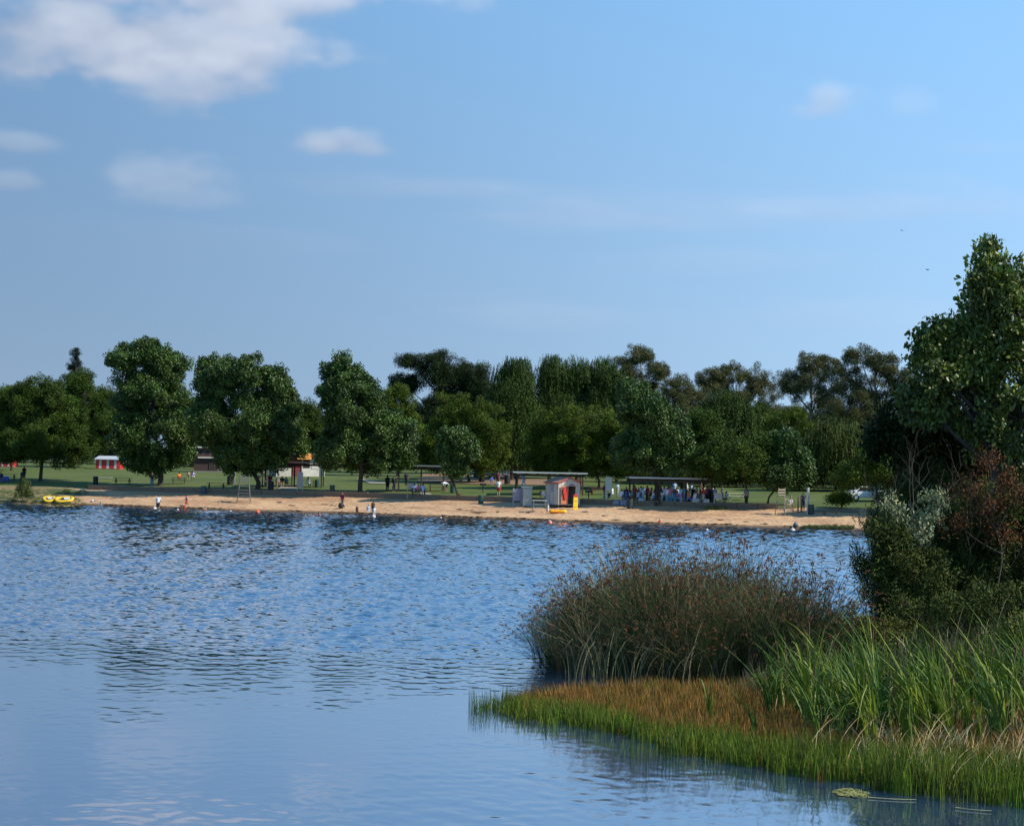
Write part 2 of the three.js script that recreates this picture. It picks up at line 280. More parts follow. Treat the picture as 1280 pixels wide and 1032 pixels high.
// ---------------------------------------------------------------- foliage
const barkMap = noiseTex(256, (u, v) => { const n = tileNoise(u, v * 0.25 % 1, 16, 4, 60); return [0.55 + 0.6 * (n - 0.2), 0.55 + 0.6 * (n - 0.2), 0.55 + 0.6 * (n - 0.2)]; });
const bark = mat(0.075, 0.055, 0.04, 0.95, { map: barkMap, bumpMap: barkMap, bumpScale: 0.03 }), paleBark = mat(0.3, 0.26, 0.21, 0.9, { map: barkMap }), deadBark = mat(0.1, 0.08, 0.062, 0.95);
function leafClump(n, R, len, wid, seed, { up = 0.35, fold = 0.25, round = false, flat = 1 } = {}) {   // n leaves spread through a ball
  const r = RNG(seed), pos = [], nor = [], idx = [], a = new THREE.Vector3(), b = new THREE.Vector3(), c = new THREE.Vector3(), nn = new THREE.Vector3(), p = new THREE.Vector3();
  for (let k = 0; k < n; k++) {
    do p.set(r() * 2 - 1, r() * 2 - 1, r() * 2 - 1); while (p.lengthSq() > 1);
    p.multiplyScalar(R); p.y *= flat;
    nn.set(r() * 2 - 1, r() * 2 - 1 + up * 1.6, r() * 2 - 1).normalize(); a.set(r() * 2 - 1, r() * 2 - 1.3, r() * 2 - 1).cross(nn).normalize(); b.crossVectors(nn, a);
    const L = len * (0.7 + 0.6 * r()), w = wid * (0.7 + 0.6 * r()) / 2, o = pos.length / 3;
    const add = (u, v, f) => { c.copy(p).addScaledVector(a, u * L).addScaledVector(b, v * w).addScaledVector(nn, f * w); pos.push(c.x, c.y, c.z); nor.push(nn.x, nn.y, nn.z); };
    add(-0.5, 0, 0); if (round) { add(-0.28, 0.9, fold); add(0.12, 0.95, fold); add(0.5, 0, -fold * 0.5); add(0.12, -0.95, fold); add(-0.28, -0.9, fold); idx.push(o, o + 1, o + 5, o + 1, o + 2, o + 5, o + 2, o + 4, o + 5, o + 2, o + 3, o + 4); }
    else { add(-0.05, 1, fold); add(0.5, 0, 0); add(-0.05, -1, fold); idx.push(o, o + 1, o + 2, o, o + 2, o + 3); }
  }
  const g = new THREE.BufferGeometry(); g.setAttribute('position', new THREE.Float32BufferAttribute(pos, 3)); g.setAttribute('normal', new THREE.Float32BufferAttribute(nor, 3)); g.setIndex(idx); g.computeVertexNormals(); return g;
}
function strands(n, R, len, seed) {                          // hanging willow twigs with narrow leaves
  const r = RNG(seed), pos = [], idx = [], tri = (p) => { const o = pos.length / 3; for (const q of p) pos.push(q.x, q.y, q.z); for (let k = 2; k < p.length; k++) idx.push(o, o + k - 1, o + k); }, V = (x, y, z) => new THREE.Vector3(x, y, z);
  for (let k = 0; k < n; k++) {
    const a = r() * 6.28, q = R * Math.sqrt(r()); let p = V(Math.cos(a) * q, (r() - 0.5) * 0.8, Math.sin(a) * q), dx = Math.cos(a) * 0.35, dz = Math.sin(a) * 0.35; const L = len * (0.55 + 0.6 * r()), m = Math.round(L / 0.13);
    for (let i = 0; i < m; i++) {
      const np = p.clone().add(V(dx * 0.13, -0.13, dz * 0.13)); dx *= 0.93; dz *= 0.93;
      const b = r() * 6.28, l = 0.2 + 0.12 * r(), w = 0.035 + 0.02 * r(), dir = V(Math.cos(b) * 0.55, -0.85, Math.sin(b) * 0.55), sd = V(-Math.sin(b), 0.2 * (r() - 0.5), Math.cos(b)), mid = np.clone().addScaledVector(dir, l * 0.45);
      tri([np, mid.clone().addScaledVector(sd, w), np.clone().addScaledVector(dir, l), mid.clone().addScaledVector(sd, -w)]); p = np;
    }
  }
  const g = new THREE.BufferGeometry(); g.setAttribute('position', new THREE.Float32BufferAttribute(pos, 3)); g.setIndex(idx); g.computeVertexNormals(); return g;
}
const leaf = (r, g, b, rough = 0.5, o = {}) => new THREE.MeshPhysicalMaterial({ color: lin(r, g, b), roughness: rough, side: THREE.DoubleSide, ior: 1.4, specularIntensity: 0.35, ...o });
const KIND = {
  poplar: { clump: leafClump(84, 0.68, 0.19, 0.16, 11, { up: 0.1, round: true }), m: leaf(0.052, 0.098, 0.02, 0.42, { specularIntensity: 0.8 }), sub: 0.3, dens: 1.0, spread: 0.8, bark, tone: [0.55, 1.5] },
  broad: { clump: leafClump(84, 0.7, 0.18, 0.12, 12, { up: 0.5, flat: 0.7 }), m: leaf(0.046, 0.082, 0.012, 0.6), sub: 0.3, dens: 1.0, spread: 0.82, bark, tone: [0.6, 1.35] },
  lime: { clump: leafClump(84, 0.7, 0.18, 0.12, 13, { up: 0.5, flat: 0.7 }), m: leaf(0.076, 0.118, 0.012, 0.6, { transmission: 0.25, thickness: 0 }), sub: 0.28, dens: 0.95, spread: 0.85, bark, tone: [0.6, 1.4] },
  dark: { clump: leafClump(84, 0.66, 0.18, 0.09, 14, { up: 0.3 }), m: leaf(0.024, 0.042, 0.013, 0.6), sub: 0.3, dens: 1.1, spread: 0.8, bark, tone: [0.6, 1.3] },
  gum: { clump: leafClump(70, 0.64, 0.24, 0.07, 15, { up: 0, flat: 0.8 }), m: leaf(0.088, 0.096, 0.038, 0.7), sub: 0.28, dens: 1.15, spread: 0.92, bark: paleBark, tone: [0.6, 1.35], airy: true },
  willow: { clump: strands(9, 0.7, 2.6, 16), m: leaf(0.04, 0.074, 0.014, 0.6), sub: 0.33, dens: 0.4, spread: 0.85, bark, tone: [0.6, 1.3], hang: true },
  paleWillow: { clump: strands(9, 0.7, 2.6, 17), m: leaf(0.062, 0.088, 0.018, 0.6, { transmission: 0.2, thickness: 0 }), sub: 0.33, dens: 0.4, spread: 0.85, bark, tone: [0.6, 1.35], hang: true },
  conifer: { clump: leafClump(60, 0.5, 0.22, 0.06, 18, { up: 0, flat: 0.6 }), m: leaf(0.018, 0.032, 0.02, 0.7), sub: 0.3, dens: 1, spread: 0.8, bark, tone: [0.7, 1.2] },
  shrub: { clump: leafClump(60, 0.28, 0.11, 0.03, 31, { up: 0.2 }), m: leaf(0.05, 0.068, 0.016, 0.7), sub: 0.34, dens: 1.15, spread: 1.0, bark, tone: [0.5, 1.5], rc: 0.24 },
  paleShrub: { clump: leafClump(22, 0.24, 0.1, 0.05, 32, { up: 0.2 }), m: leaf(0.3, 0.34, 0.2, 0.5), sub: 0.34, dens: 0.45, spread: 0.95, bark, tone: [0.4, 1.2], rc: 0.24 },
  redShrub: { clump: leafClump(22, 0.26, 0.07, 0.04, 33, { up: 0.2 }), m: leaf(0.13, 0.06, 0.026, 0.75), sub: 0.3, dens: 0.24, spread: 1.0, bark: deadBark, tone: [0.4, 1.4], rc: 0.24 },
  limeShrub: { clump: leafClump(34, 0.24, 0.08, 0.04, 34, { up: 0.3 }), m: leaf(0.11, 0.13, 0.02, 0.6, { transmission: 0.2, thickness: 0 }), sub: 0.34, dens: 0.9, spread: 0.95, bark, tone: [0.5, 1.4], rc: 0.24 },
  cottonwood: { clump: leafClump(22, 0.3, 0.105, 0.098, 19, { up: 0.05, round: true }), m: leaf(0.125, 0.17, 0.03, 0.42, { specularIntensity: 1, transmission: 0.35, thickness: 0 }), sub: 0.24, dens: 0.42, spread: 1.03, bark, tone: [0.5, 1.6], airy: true, rc: 0.24, yellow: 0.002 },
  shadeTinted: { clump: leafClump(34, 0.26, 0.1, 0.075, 20, { up: 0.3, round: true }), m: leaf(0.026, 0.042, 0.013, 0.6), sub: 0.36, dens: 1.0, spread: 0.85, bark, tone: [0.6, 1.3], rc: 0.24 },  // leaf colour darkened to stand in for shade under the cottonwood
};
function foliage(name, clump, material, spots, parent) {     // spots: {p, s, q, c}
  const m = new THREE.InstancedMesh(clump, material, spots.length), M = new THREE.Matrix4();
  spots.forEach((o, i) => { M.compose(o.p, o.q, typeof o.s === 'number' ? new THREE.Vector3(o.s, o.s, o.s) : o.s); m.setMatrixAt(i, M); m.setColorAt(i, o.c); });
  m.name = name; m.userData.kind = 'stuff'; shadows(m); parent.add(m); return m;
}
const sphereDir = () => { const u = rr(-1, 1), a = rr(0, 6.2832), s = Math.sqrt(1 - u * u); return new THREE.Vector3(Math.cos(a) * s, u, Math.sin(a) * s); };
function tree(base, lobesPx, kind, label, o = {}) {          // lobesPx: [x, y, half width, half height] of the crown's masses, at the tree's own distance
  const K = KIND[kind], D = -base.z, k = D / F, rc = K.rc || 0.62, g = thing(o.name || 'leafy_tree', label, o.category || 'tree', base, 0, o.group), spots = [], limbs = [];
  const lobes = lobesPx.map(([x, y, rx, ry, dz = 0]) => { const c = inPlane(x, y, D).sub(base); c.z += dz || rr(-0.5, 0.5) * rx * k; return { c, rx: rx * k * (o.grow || 1), ry: ry * k }; });
  const tint = (lo, hi) => { const t = rr(lo, hi); return K.yellow && rnd() < K.yellow ? lin(4.5 * t, 1.6 * t, 0.5 * t) : lin(t * rr(0.9, 1.15), t, t * rr(0.75, 1.15)); };
  for (const l of lobes) {
    const mean = Math.sqrt(l.rx * l.ry), rs = Math.max(rc * 0.9, mean * K.sub), subs = Math.ceil((K.airy ? 2.6 : 3.3) * (mean / rs) ** 2) + 3;
    let sprig = false;
    for (let i = 0; i < subs * 1.2; i++) {
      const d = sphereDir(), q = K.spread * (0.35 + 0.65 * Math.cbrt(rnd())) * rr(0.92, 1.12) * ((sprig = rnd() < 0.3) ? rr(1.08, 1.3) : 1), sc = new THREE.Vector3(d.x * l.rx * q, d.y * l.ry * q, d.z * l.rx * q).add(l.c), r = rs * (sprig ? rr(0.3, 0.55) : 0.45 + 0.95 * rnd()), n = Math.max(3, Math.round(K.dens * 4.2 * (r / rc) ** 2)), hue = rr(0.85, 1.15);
      if (sc.y < 0.6) continue;
      if (i % (K.rc ? 2 : 5) === 0) limbs.push([l.c, sc]);
      for (let j = 0; j < n; j++) {
        const e = sphereDir(); e.multiplyScalar(r * Math.sqrt(rr(0.25, 1))); if (K.airy) e.y *= 0.75;
        if (K.hang) { if (e.y < -0.2 * r) e.y *= -1; }
        const p = e.add(sc), low = p.y < 0.8; if (low) continue;
        const q4 = K.hang ? new THREE.Quaternion().setFromEuler(new THREE.Euler(0, rr(0, 6.28), 0)) : new THREE.Quaternion().setFromEuler(new THREE.Euler(rr(-0.8, 0.8), rr(0, 6.28), rr(-0.8, 0.8)));
        const s = K.rc ? rr(0.5, 1.35) : rr(0.75, 1.2), hang = K.hang ? Math.min(1, Math.max(0.25, (p.y - 1.0) / 2.8)) : 1;
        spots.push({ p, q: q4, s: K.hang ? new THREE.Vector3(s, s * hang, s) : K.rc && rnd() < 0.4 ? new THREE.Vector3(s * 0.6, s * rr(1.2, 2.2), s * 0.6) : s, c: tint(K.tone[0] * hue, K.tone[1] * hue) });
      }
    }
  }
  // trunk and limbs
  const lowest = Math.min(...lobes.map((l) => l.c.y - l.ry)), top = Math.max(...lobes.map((l) => l.c.y)), cx = lobes.reduce((a, l) => a + l.c.x, 0) / lobes.length;
  const r0 = o.r || clamp(top * 0.022, 0.1, 0.42), fork = Math.max(lowest * 0.9, top * 0.16), lean = o.lean ?? rr(-0.25, 0.25), F0 = new THREE.Vector3(mix(0, cx, 0.25) + lean, fork, rr(-0.2, 0.2)), tip = new THREE.Vector3(cx + (o.lean || 0), top * 0.9, 0);
  part('trunk', [taper([new THREE.Vector3(0, -0.4, 0), new THREE.Vector3(o.lean ? lean * 0.5 : rr(-0.05, 0.05), fork * 0.5, 0), F0, F0.clone().lerp(tip, 0.5).add(new THREE.Vector3(rr(-0.4, 0.4), 0, rr(-0.4, 0.4))), tip], r0, r0 * 0.22, 9), cyl(r0 * 1.5, r0 * 0.98, 0.7, 0, -0.38, 0, 9)], K.bark, g);
  const B = [];
  for (const l of lobes) { const s = F0.clone().lerp(tip, clamp((l.c.y * 0.7 - fork) / Math.max(1, top * 0.9 - fork), 0, 0.85)); B.push(taper([s, s.clone().lerp(l.c, 0.5).add(new THREE.Vector3(0, -0.06 * s.distanceTo(l.c), 0)), l.c], r0 * 0.42, r0 * 0.12, 6)); }
  for (const [a, b] of limbs) B.push(taper([a, a.clone().lerp(b, 0.5).add(new THREE.Vector3(0, 0.1, 0)), b], r0 * 0.14, r0 * 0.04, 5));
  part('branches', B, K.bark, g);
  foliage('crown', K.clump, K.m, spots, g);
  return g;
}
// ---- the trees of the park, from the shore back
const WIDE = 1.1, G1 = 'trees on the lawn along the beach', G2 = 'trees in the belt behind the park';
rnd = RNG(1001);
tree(at(50, 601), [[25, 515, 32, 38], [65, 525, 38, 45], [45, 490, 28, 20], [82, 560, 28, 22], [20, 556, 28, 24], [50, 550, 40, 26]], 'broad', 'round dark green tree shading the lawn behind the yellow rafts', { grow: WIDE, group: G1 });
tree(at(79, 584), [[105, 495, 32, 32], [125, 530, 26, 36], [92, 548, 34, 26]], 'broad', 'broad olive tree with a double trunk left of the red and white building', { grow: WIDE, group: G1 });
tree(at(14, 588), [[5, 510, 26, 32], [-18, 545, 34, 40], [8, 550, 30, 26]], 'broad', 'dark broad tree behind the person by the blue cooler', { grow: WIDE, group: G1 });
tree(onLand(94, 325), [[94, 443, 4, 9], [94, 458, 9, 12], [94, 478, 14, 16], [94, 505, 20, 20]], 'conifer', 'pointed dark conifer top rising behind the olive tree', { name: 'conifer_tree' });
tree(at(200, 607), [[158, 448, 18, 17], [182, 440, 18, 16], [205, 460, 28, 26], [185, 495, 44, 40], [205, 548, 46, 36], [226, 530, 22, 42], [162, 545, 20, 36], [185, 575, 34, 16]], 'poplar', 'tall silvery poplar with a ragged top beside the bench table', { grow: WIDE, group: G1, name: 'poplar_tree' });
tree(at(322, 612), [[270, 472, 28, 26], [300, 468, 36, 22], [340, 480, 24, 24], [350, 510, 22, 32], [300, 525, 50, 42], [335, 552, 38, 38], [262, 522, 22, 38], [300, 572, 36, 18]], 'poplar', 'wide flat topped poplar behind the lifeguard chair facing the rafts', { grow: WIDE, group: G1, name: 'poplar_tree' });
tree(at(450, 616), [[428, 466, 24, 22], [420, 490, 20, 20], [445, 505, 36, 34], [455, 548, 46, 40], [488, 548, 30, 34], [425, 565, 26, 22], [502, 565, 16, 18]], 'poplar', 'tapering poplar with a bare straight trunk beside the dark barrel', { grow: WIDE, group: G1, name: 'poplar_tree' });
tree(at(574, 622), [[568, 546, 18, 18], [580, 560, 14, 16], [556, 563, 13, 16], [570, 582, 18, 12]], 'poplar', 'small leaning young tree with bright leaves by the wall', { name: 'young_tree', lean: -0.9, r: 0.16 });
tree(at(586, 603), [[575, 520, 32, 32], [605, 538, 28, 40], [548, 555, 24, 28], [590, 568, 42, 22], [560, 575, 30, 16]], 'lime', 'leafy green tree with several trunks behind the leaning young tree', { grow: WIDE, group: G1 });
tree(onLand(640, 252), [[642, 465, 25, 23], [640, 505, 30, 36], [624, 545, 20, 30], [650, 548, 28, 34]], 'willow', 'dark weeping willow with a narrow domed top', { name: 'willow_tree' });
tree(onLand(722, 258), [[698, 465, 30, 24], [740, 462, 34, 23], [765, 480, 24, 26], [718, 505, 55, 42], [690, 535, 30, 36]], 'willow', 'large weeping willow with a broad domed crown behind the beach shed', { name: 'willow_tree' });
tree(at(748, 611), [[712, 535, 44, 30], [688, 556, 32, 28], [760, 545, 44, 36], [738, 574, 54, 14], [700, 576, 34, 10], [775, 572, 30, 16]], 'lime', 'spreading yellow green tree just behind the beach shed', { grow: WIDE, group: G1 });
tree(at(821, 628), [[790, 492, 17, 18], [803, 515, 28, 28], [822, 540, 34, 32], [838, 562, 24, 28], [800, 562, 36, 24]], 'poplar', 'silver leaved poplar in front of the crowded picnic shelter', { grow: WIDE, group: G1, name: 'poplar_tree' });
tree(at(933, 632), [[912, 568, 42, 28], [950, 560, 32, 26], [888, 578, 28, 18], [930, 588, 52, 12]], 'broad', 'low rounded tree with a stout trunk behind the small white notice', { grow: WIDE, group: G1 });
tree(at(960, 633), [[985, 560, 20, 22], [1000, 585, 15, 22], [975, 592, 28, 20]], 'poplar', 'pale leaved poplar leaning over the wooden lifeguard chair', { grow: WIDE, group: G1, name: 'poplar_tree' });
tree(onLand(1045, 226), [[1040, 540, 30, 22], [1066, 548, 30, 26], [1028, 570, 24, 30], [1076, 580, 24, 30], [1035, 598, 30, 18], [1078, 602, 28, 16], [1032, 612, 26, 8], [1070, 614, 26, 8]], 'paleWillow', 'yellow green weeping willow beside the tall white post sign', { name: 'willow_tree' });
tree(at(1098, 641), [[1110, 588, 32, 20], [1074, 596, 28, 16], [1138, 600, 24, 20], [1095, 574, 22, 14]], 'lime', 'small yellow green tree at the end of the sand', { r: 0.16 });
tree(onLand(905, 250), [[905, 503, 24, 18], [925, 518, 24, 22], [898, 540, 25, 32]], 'willow', 'drooping willow behind the low rounded tree', { name: 'willow_tree' });
tree(onLand(880, 246), [[872, 545, 30, 32], [900, 565, 34, 28], [865, 590, 34, 18]], 'broad', 'olive tree filling the gap right of the silver poplar', { group: G2 });
tree(onLand(995, 242), [[990, 535, 32, 26], [1015, 560, 28, 30], [985, 585, 34, 22]], 'lime', 'yellow green tree behind the pale leaved poplar', { group: G2 });
tree(onLand(960, 262), [[955, 530, 34, 26], [925, 545, 30, 28], [965, 570, 40, 26]], 'broad', 'green tree behind the low rounded one', { group: G2 });
tree(onLand(655, 262), [[660, 545, 34, 34], [640, 575, 34, 22], [690, 560, 30, 30]], 'dark', 'dark tree between the two big willows', { group: G2 });
tree(onLand(1140, 250), [[1130, 545, 34, 30], [1165, 560, 34, 34], [1140, 590, 40, 24]], 'lime', 'yellow green tree at the right end of the park', { group: G2 });
// behind
tree(onLand(548, 285), [[545, 462, 28, 26], [515, 452, 22, 7], [505, 480, 22, 12], [575, 470, 22, 18], [552, 520, 40, 46], [595, 478, 20, 22], [585, 520, 30, 40]], 'dark', 'tall nearly black evergreen with a flat side branch', { group: G2, name: 'evergreen_tree' });
tree(onLand(497, 268), [[495, 510, 24, 32], [512, 552, 26, 30], [480, 545, 20, 30]], 'lime', 'yellowish tree between the tapering poplar and the black evergreen', { group: G2 });
tree(onLand(800, 292), [[800, 444, 17, 12], [778, 462, 18, 14], [822, 464, 13, 14], [796, 482, 28, 18], [815, 500, 25, 24]], 'gum', 'grey green eucalyptus rising above the willow and the silver poplar', { group: G2, name: 'eucalyptus_tree' });
tree(onLand(855, 288), [[846, 484, 18, 15], [872, 498, 20, 16], [850, 520, 28, 30]], 'gum', 'short olive eucalyptus in the dip of the tree line', { group: G2, name: 'eucalyptus_tree' });
tree(onLand(915, 304), [[886, 474, 18, 14], [915, 468, 18, 12], [945, 472, 18, 13], [905, 498, 36, 24], [950, 504, 36, 28]], 'gum', 'wide eucalyptus with a bumpy top behind the drooping willow', { group: G2, name: 'eucalyptus_tree' });
tree(onLand(1012, 296), [[1012, 454, 17, 13], [1036, 455, 14, 12], [990, 478, 20, 16], [1020, 490, 30, 26]], 'gum', 'eucalyptus with two round tufts on top', { group: G2, name: 'eucalyptus_tree' });
tree(onLand(1082, 288), [[1076, 445, 20, 13], [1104, 456, 20, 14], [1056, 472, 24, 18], [1100, 488, 34, 26], [1132, 482, 18, 22], [1070, 512, 40, 30], [1125, 520, 30, 30]], 'gum', 'tallest eucalyptus with open billowing tufts', { group: G2, name: 'eucalyptus_tree' });
for (const [x, d, top, w, kind] of [[-60, 300, 520, 50, 'broad'], [20, 335, 510, 44, 'dark'], [95, 340, 505, 40, 'dark'], [150, 330, 492, 34, 'dark'], [238, 320, 500, 40, 'dark'], [300, 330, 515, 44, 'dark'], [385, 310, 494, 34, 'broad'], [430, 335, 510, 40, 'dark'], [470, 330, 500, 38, 'dark'], [520, 340, 500, 44, 'dark'], [610, 330, 470, 38, 'gum'], [660, 325, 505, 44, 'dark'], [720, 330, 490, 46, 'dark'], [775, 335, 480, 44, 'gum'], [835, 330, 505, 44, 'dark'], [880, 330, 510, 44, 'dark'], [935, 335, 505, 46, 'dark'], [985, 330, 500, 44, 'gum'], [1050, 330, 505, 46, 'dark'], [1110, 320, 500, 44, 'gum'], [1165, 310, 495, 44, 'gum'], [1230, 300, 495, 50, 'gum'], [1300, 300, 490, 50, 'gum']]) {
  const h = (598 - top) / 2;
  tree(onLand(x, d), [[x - w * 0.3, top + h * 0.55, w * 0.62, h * 0.55], [x + w * 0.35, top + h * 0.7, w * 0.6, h * 0.55], [x, top + h * 1.2, w, h * 0.6], [x + w * 0.1, top + h * 1.6, w * 1.1, h * 0.42], [x - w * 0.4, 590, w * 0.9, 16], [x + w * 0.5, 592, w * 0.8, 16]], kind, kind === 'gum' ? 'grey green eucalyptus deep in the belt behind the park' : kind === 'dark' ? 'dark tree deep in the belt behind the park' : 'mid green tree deep in the belt behind the park', { group: kind === 'gum' ? 'eucalyptus in the far belt' : kind === 'dark' ? 'dark trees in the far belt' : 'green trees in the far belt', name: kind === 'gum' ? 'eucalyptus_tree' : 'belt_tree' });
}

// ---------------------------------------------------------------- the near bank: reeds, rushes, bushes, the big cottonwood
rnd = RNG(2002);
const UP3 = new THREE.Vector3(0, 1, 0);
function blades(n, R, h0, h1, w, lean, seed, { drop = 0.2, bias = 0, seg = 3 } = {}) {   // a tuft of narrow leaves, bending over
  const r = RNG(seed), pos = [], idx = [];
  for (let k = 0; k < n; k++) {
    const a = r() * 6.28, q = R * Math.sqrt(r()), x = Math.cos(a) * q, z = Math.sin(a) * q, h = h0 + (h1 - h0) * r(), f = r() * 6.28, wx = Math.cos(f) * w * (0.7 + 0.6 * r()) / 2, wz = Math.sin(f) * w / 2;
    const la = r() * 6.28, ll = lean * (0.3 + r()), lx = Math.cos(la) * ll + bias * (0.5 + r()), lz = Math.sin(la) * ll, dr = drop * r() * r() * 2, o = pos.length / 3;
    for (let i = 0; i <= seg; i++) { const t = i / seg, c = 1 - Math.pow(t, 2.2) * 0.92, b = t * t, y = h * (t - dr * Math.pow(t, 4)); pos.push(x + lx * h * b - wx * c, y, z + lz * h * b - wz * c, x + lx * h * b + wx * c, y, z + lz * h * b + wz * c); }
    for (let i = 0; i < seg; i++) { const p = o + i * 2; idx.push(p, p + 1, p + 2, p + 2, p + 1, p + 3); }
  }
  const g = new THREE.BufferGeometry(); g.setAttribute('position', new THREE.Float32BufferAttribute(pos, 3)); g.setIndex(idx); g.computeVertexNormals(); return g;
}
const yaw = () => new THREE.Quaternion().setFromAxisAngle(UP3, rr(0, 6.28));
const tone = (lo, hi, warm = 0.2) => { const t = rr(lo, hi); return lin(t * (1 + rr(-warm, warm)), t, t * rr(0.7, 1.2)); };
const bladeMat = (r, g, b, o = {}) => new THREE.MeshPhysicalMaterial({ color: lin(r, g, b), roughness: 0.6, side: THREE.DoubleSide, transmission: 0.25, thickness: 0, ior: 1.35, specularIntensity: 0.5, ...o });
{ // spike rushes: a green front standing in the water, rusty brown seed tops farther in
  const green = [], rust = [];
  for (let k = 0; k < 15000; k++) {
    const x = rr(-1.6, 13), z = -rr(27, 50), m = marshIn(x, z), back = z - polyAt(marshBack, x);
    if (m < 0 || back < 0 || x < marshBack[0].x) continue;
    const tip = smooth(-1.0, 1.5, x - marshBack[0].x), edge = m + (fbm(x * 0.5, z * 0.5, 2, 3) - 0.5) * 2.2, wide = 1.9 * smooth(3, 8, x), front = 1 - smooth(1.4 + wide, 3.2 + wide, edge), ragged = 0.65 + 0.7 * fbm(x * 0.9, z * 0.9, 31, 3);
    if (m < 0.5 && rnd() < 0.55) continue;
    if (x < 0.2 && rnd() < 0.45) continue;
    const p = new THREE.Vector3(x, -0.06, z), near = smooth(42, 30, -z);
    if (rnd() < front * 0.9 + 0.24) green.push({ p, q: yaw(), s: new THREE.Vector3(1, mix(0.72, 1.0, near) * rr(0.6, 1.2) * ragged * mix(0.75, 1, front) * mix(0.7, 1, tip), 1), c: tone(0.5, 1.5) });
    if (rnd() < (1 - front) * 0.95 + 0.06) rust.push({ p, q: yaw(), s: new THREE.Vector3(1, mix(0.8, 1, near) * rr(0.6, 1.2) * ragged * mix(0.6, 1, tip), 1), c: tone(0.5, 1.35) });
  }
  const t = thing('rush_bed', 'bed of short rushes, green at the water and rusty brown within', 'rushes');
  foliage('green_rushes', blades(13, 0.16, 0.4, 0.85, 0.016, 0.16, 51), bladeMat(0.11, 0.165, 0.018), green, t);
  foliage('rusty_rushes', blades(15, 0.16, 0.25, 0.56, 0.016, 0.22, 52), bladeMat(0.27, 0.15, 0.038), rust, t);
  const dryB = []; for (let k = 0; k < 420; k++) { const q = onLevel(rr(980, 1300), rr(905, 990)); if (marshIn(q.x, q.z) < 0.8 || rnd() > smooth(960, 1150, 640 + q.x / -q.z * F)) continue; dryB.push({ p: new THREE.Vector3(q.x, 0, q.z), q: yaw(), s: rr(0.6, 1.2), c: tone(0.5, 1.4) }); }
  foliage('broken_straw', blades(3, 0.2, 0.35, 0.95, 0.022, 0.9, 55, { drop: 0.9, seg: 5 }), mat(0.4, 0.31, 0.15, 0.75), dryB, t);
  // strays standing out in the open water off the tip
  const stray = []; for (let k = 0; k < 60; k++) { const q = onLevel(rr(590, 640), rr(880, 893)); stray.push({ p: new THREE.Vector3(q.x, -0.05, q.z), q: yaw(), s: rr(0.5, 0.9), c: tone(0.5, 1.2) }); }
  for (let k = 0; k < 30; k++) { const q = onLevel(rr(790, 850), rr(938, 952)); stray.push({ p: new THREE.Vector3(q.x, -0.05, q.z), q: yaw(), s: rr(0.6, 1), c: tone(0.5, 1.2) }); }
  foliage('stray_rushes', blades(4, 0.14, 0.4, 0.75, 0.01, 0.12, 53), bladeMat(0.07, 0.12, 0.025), stray, t);
}
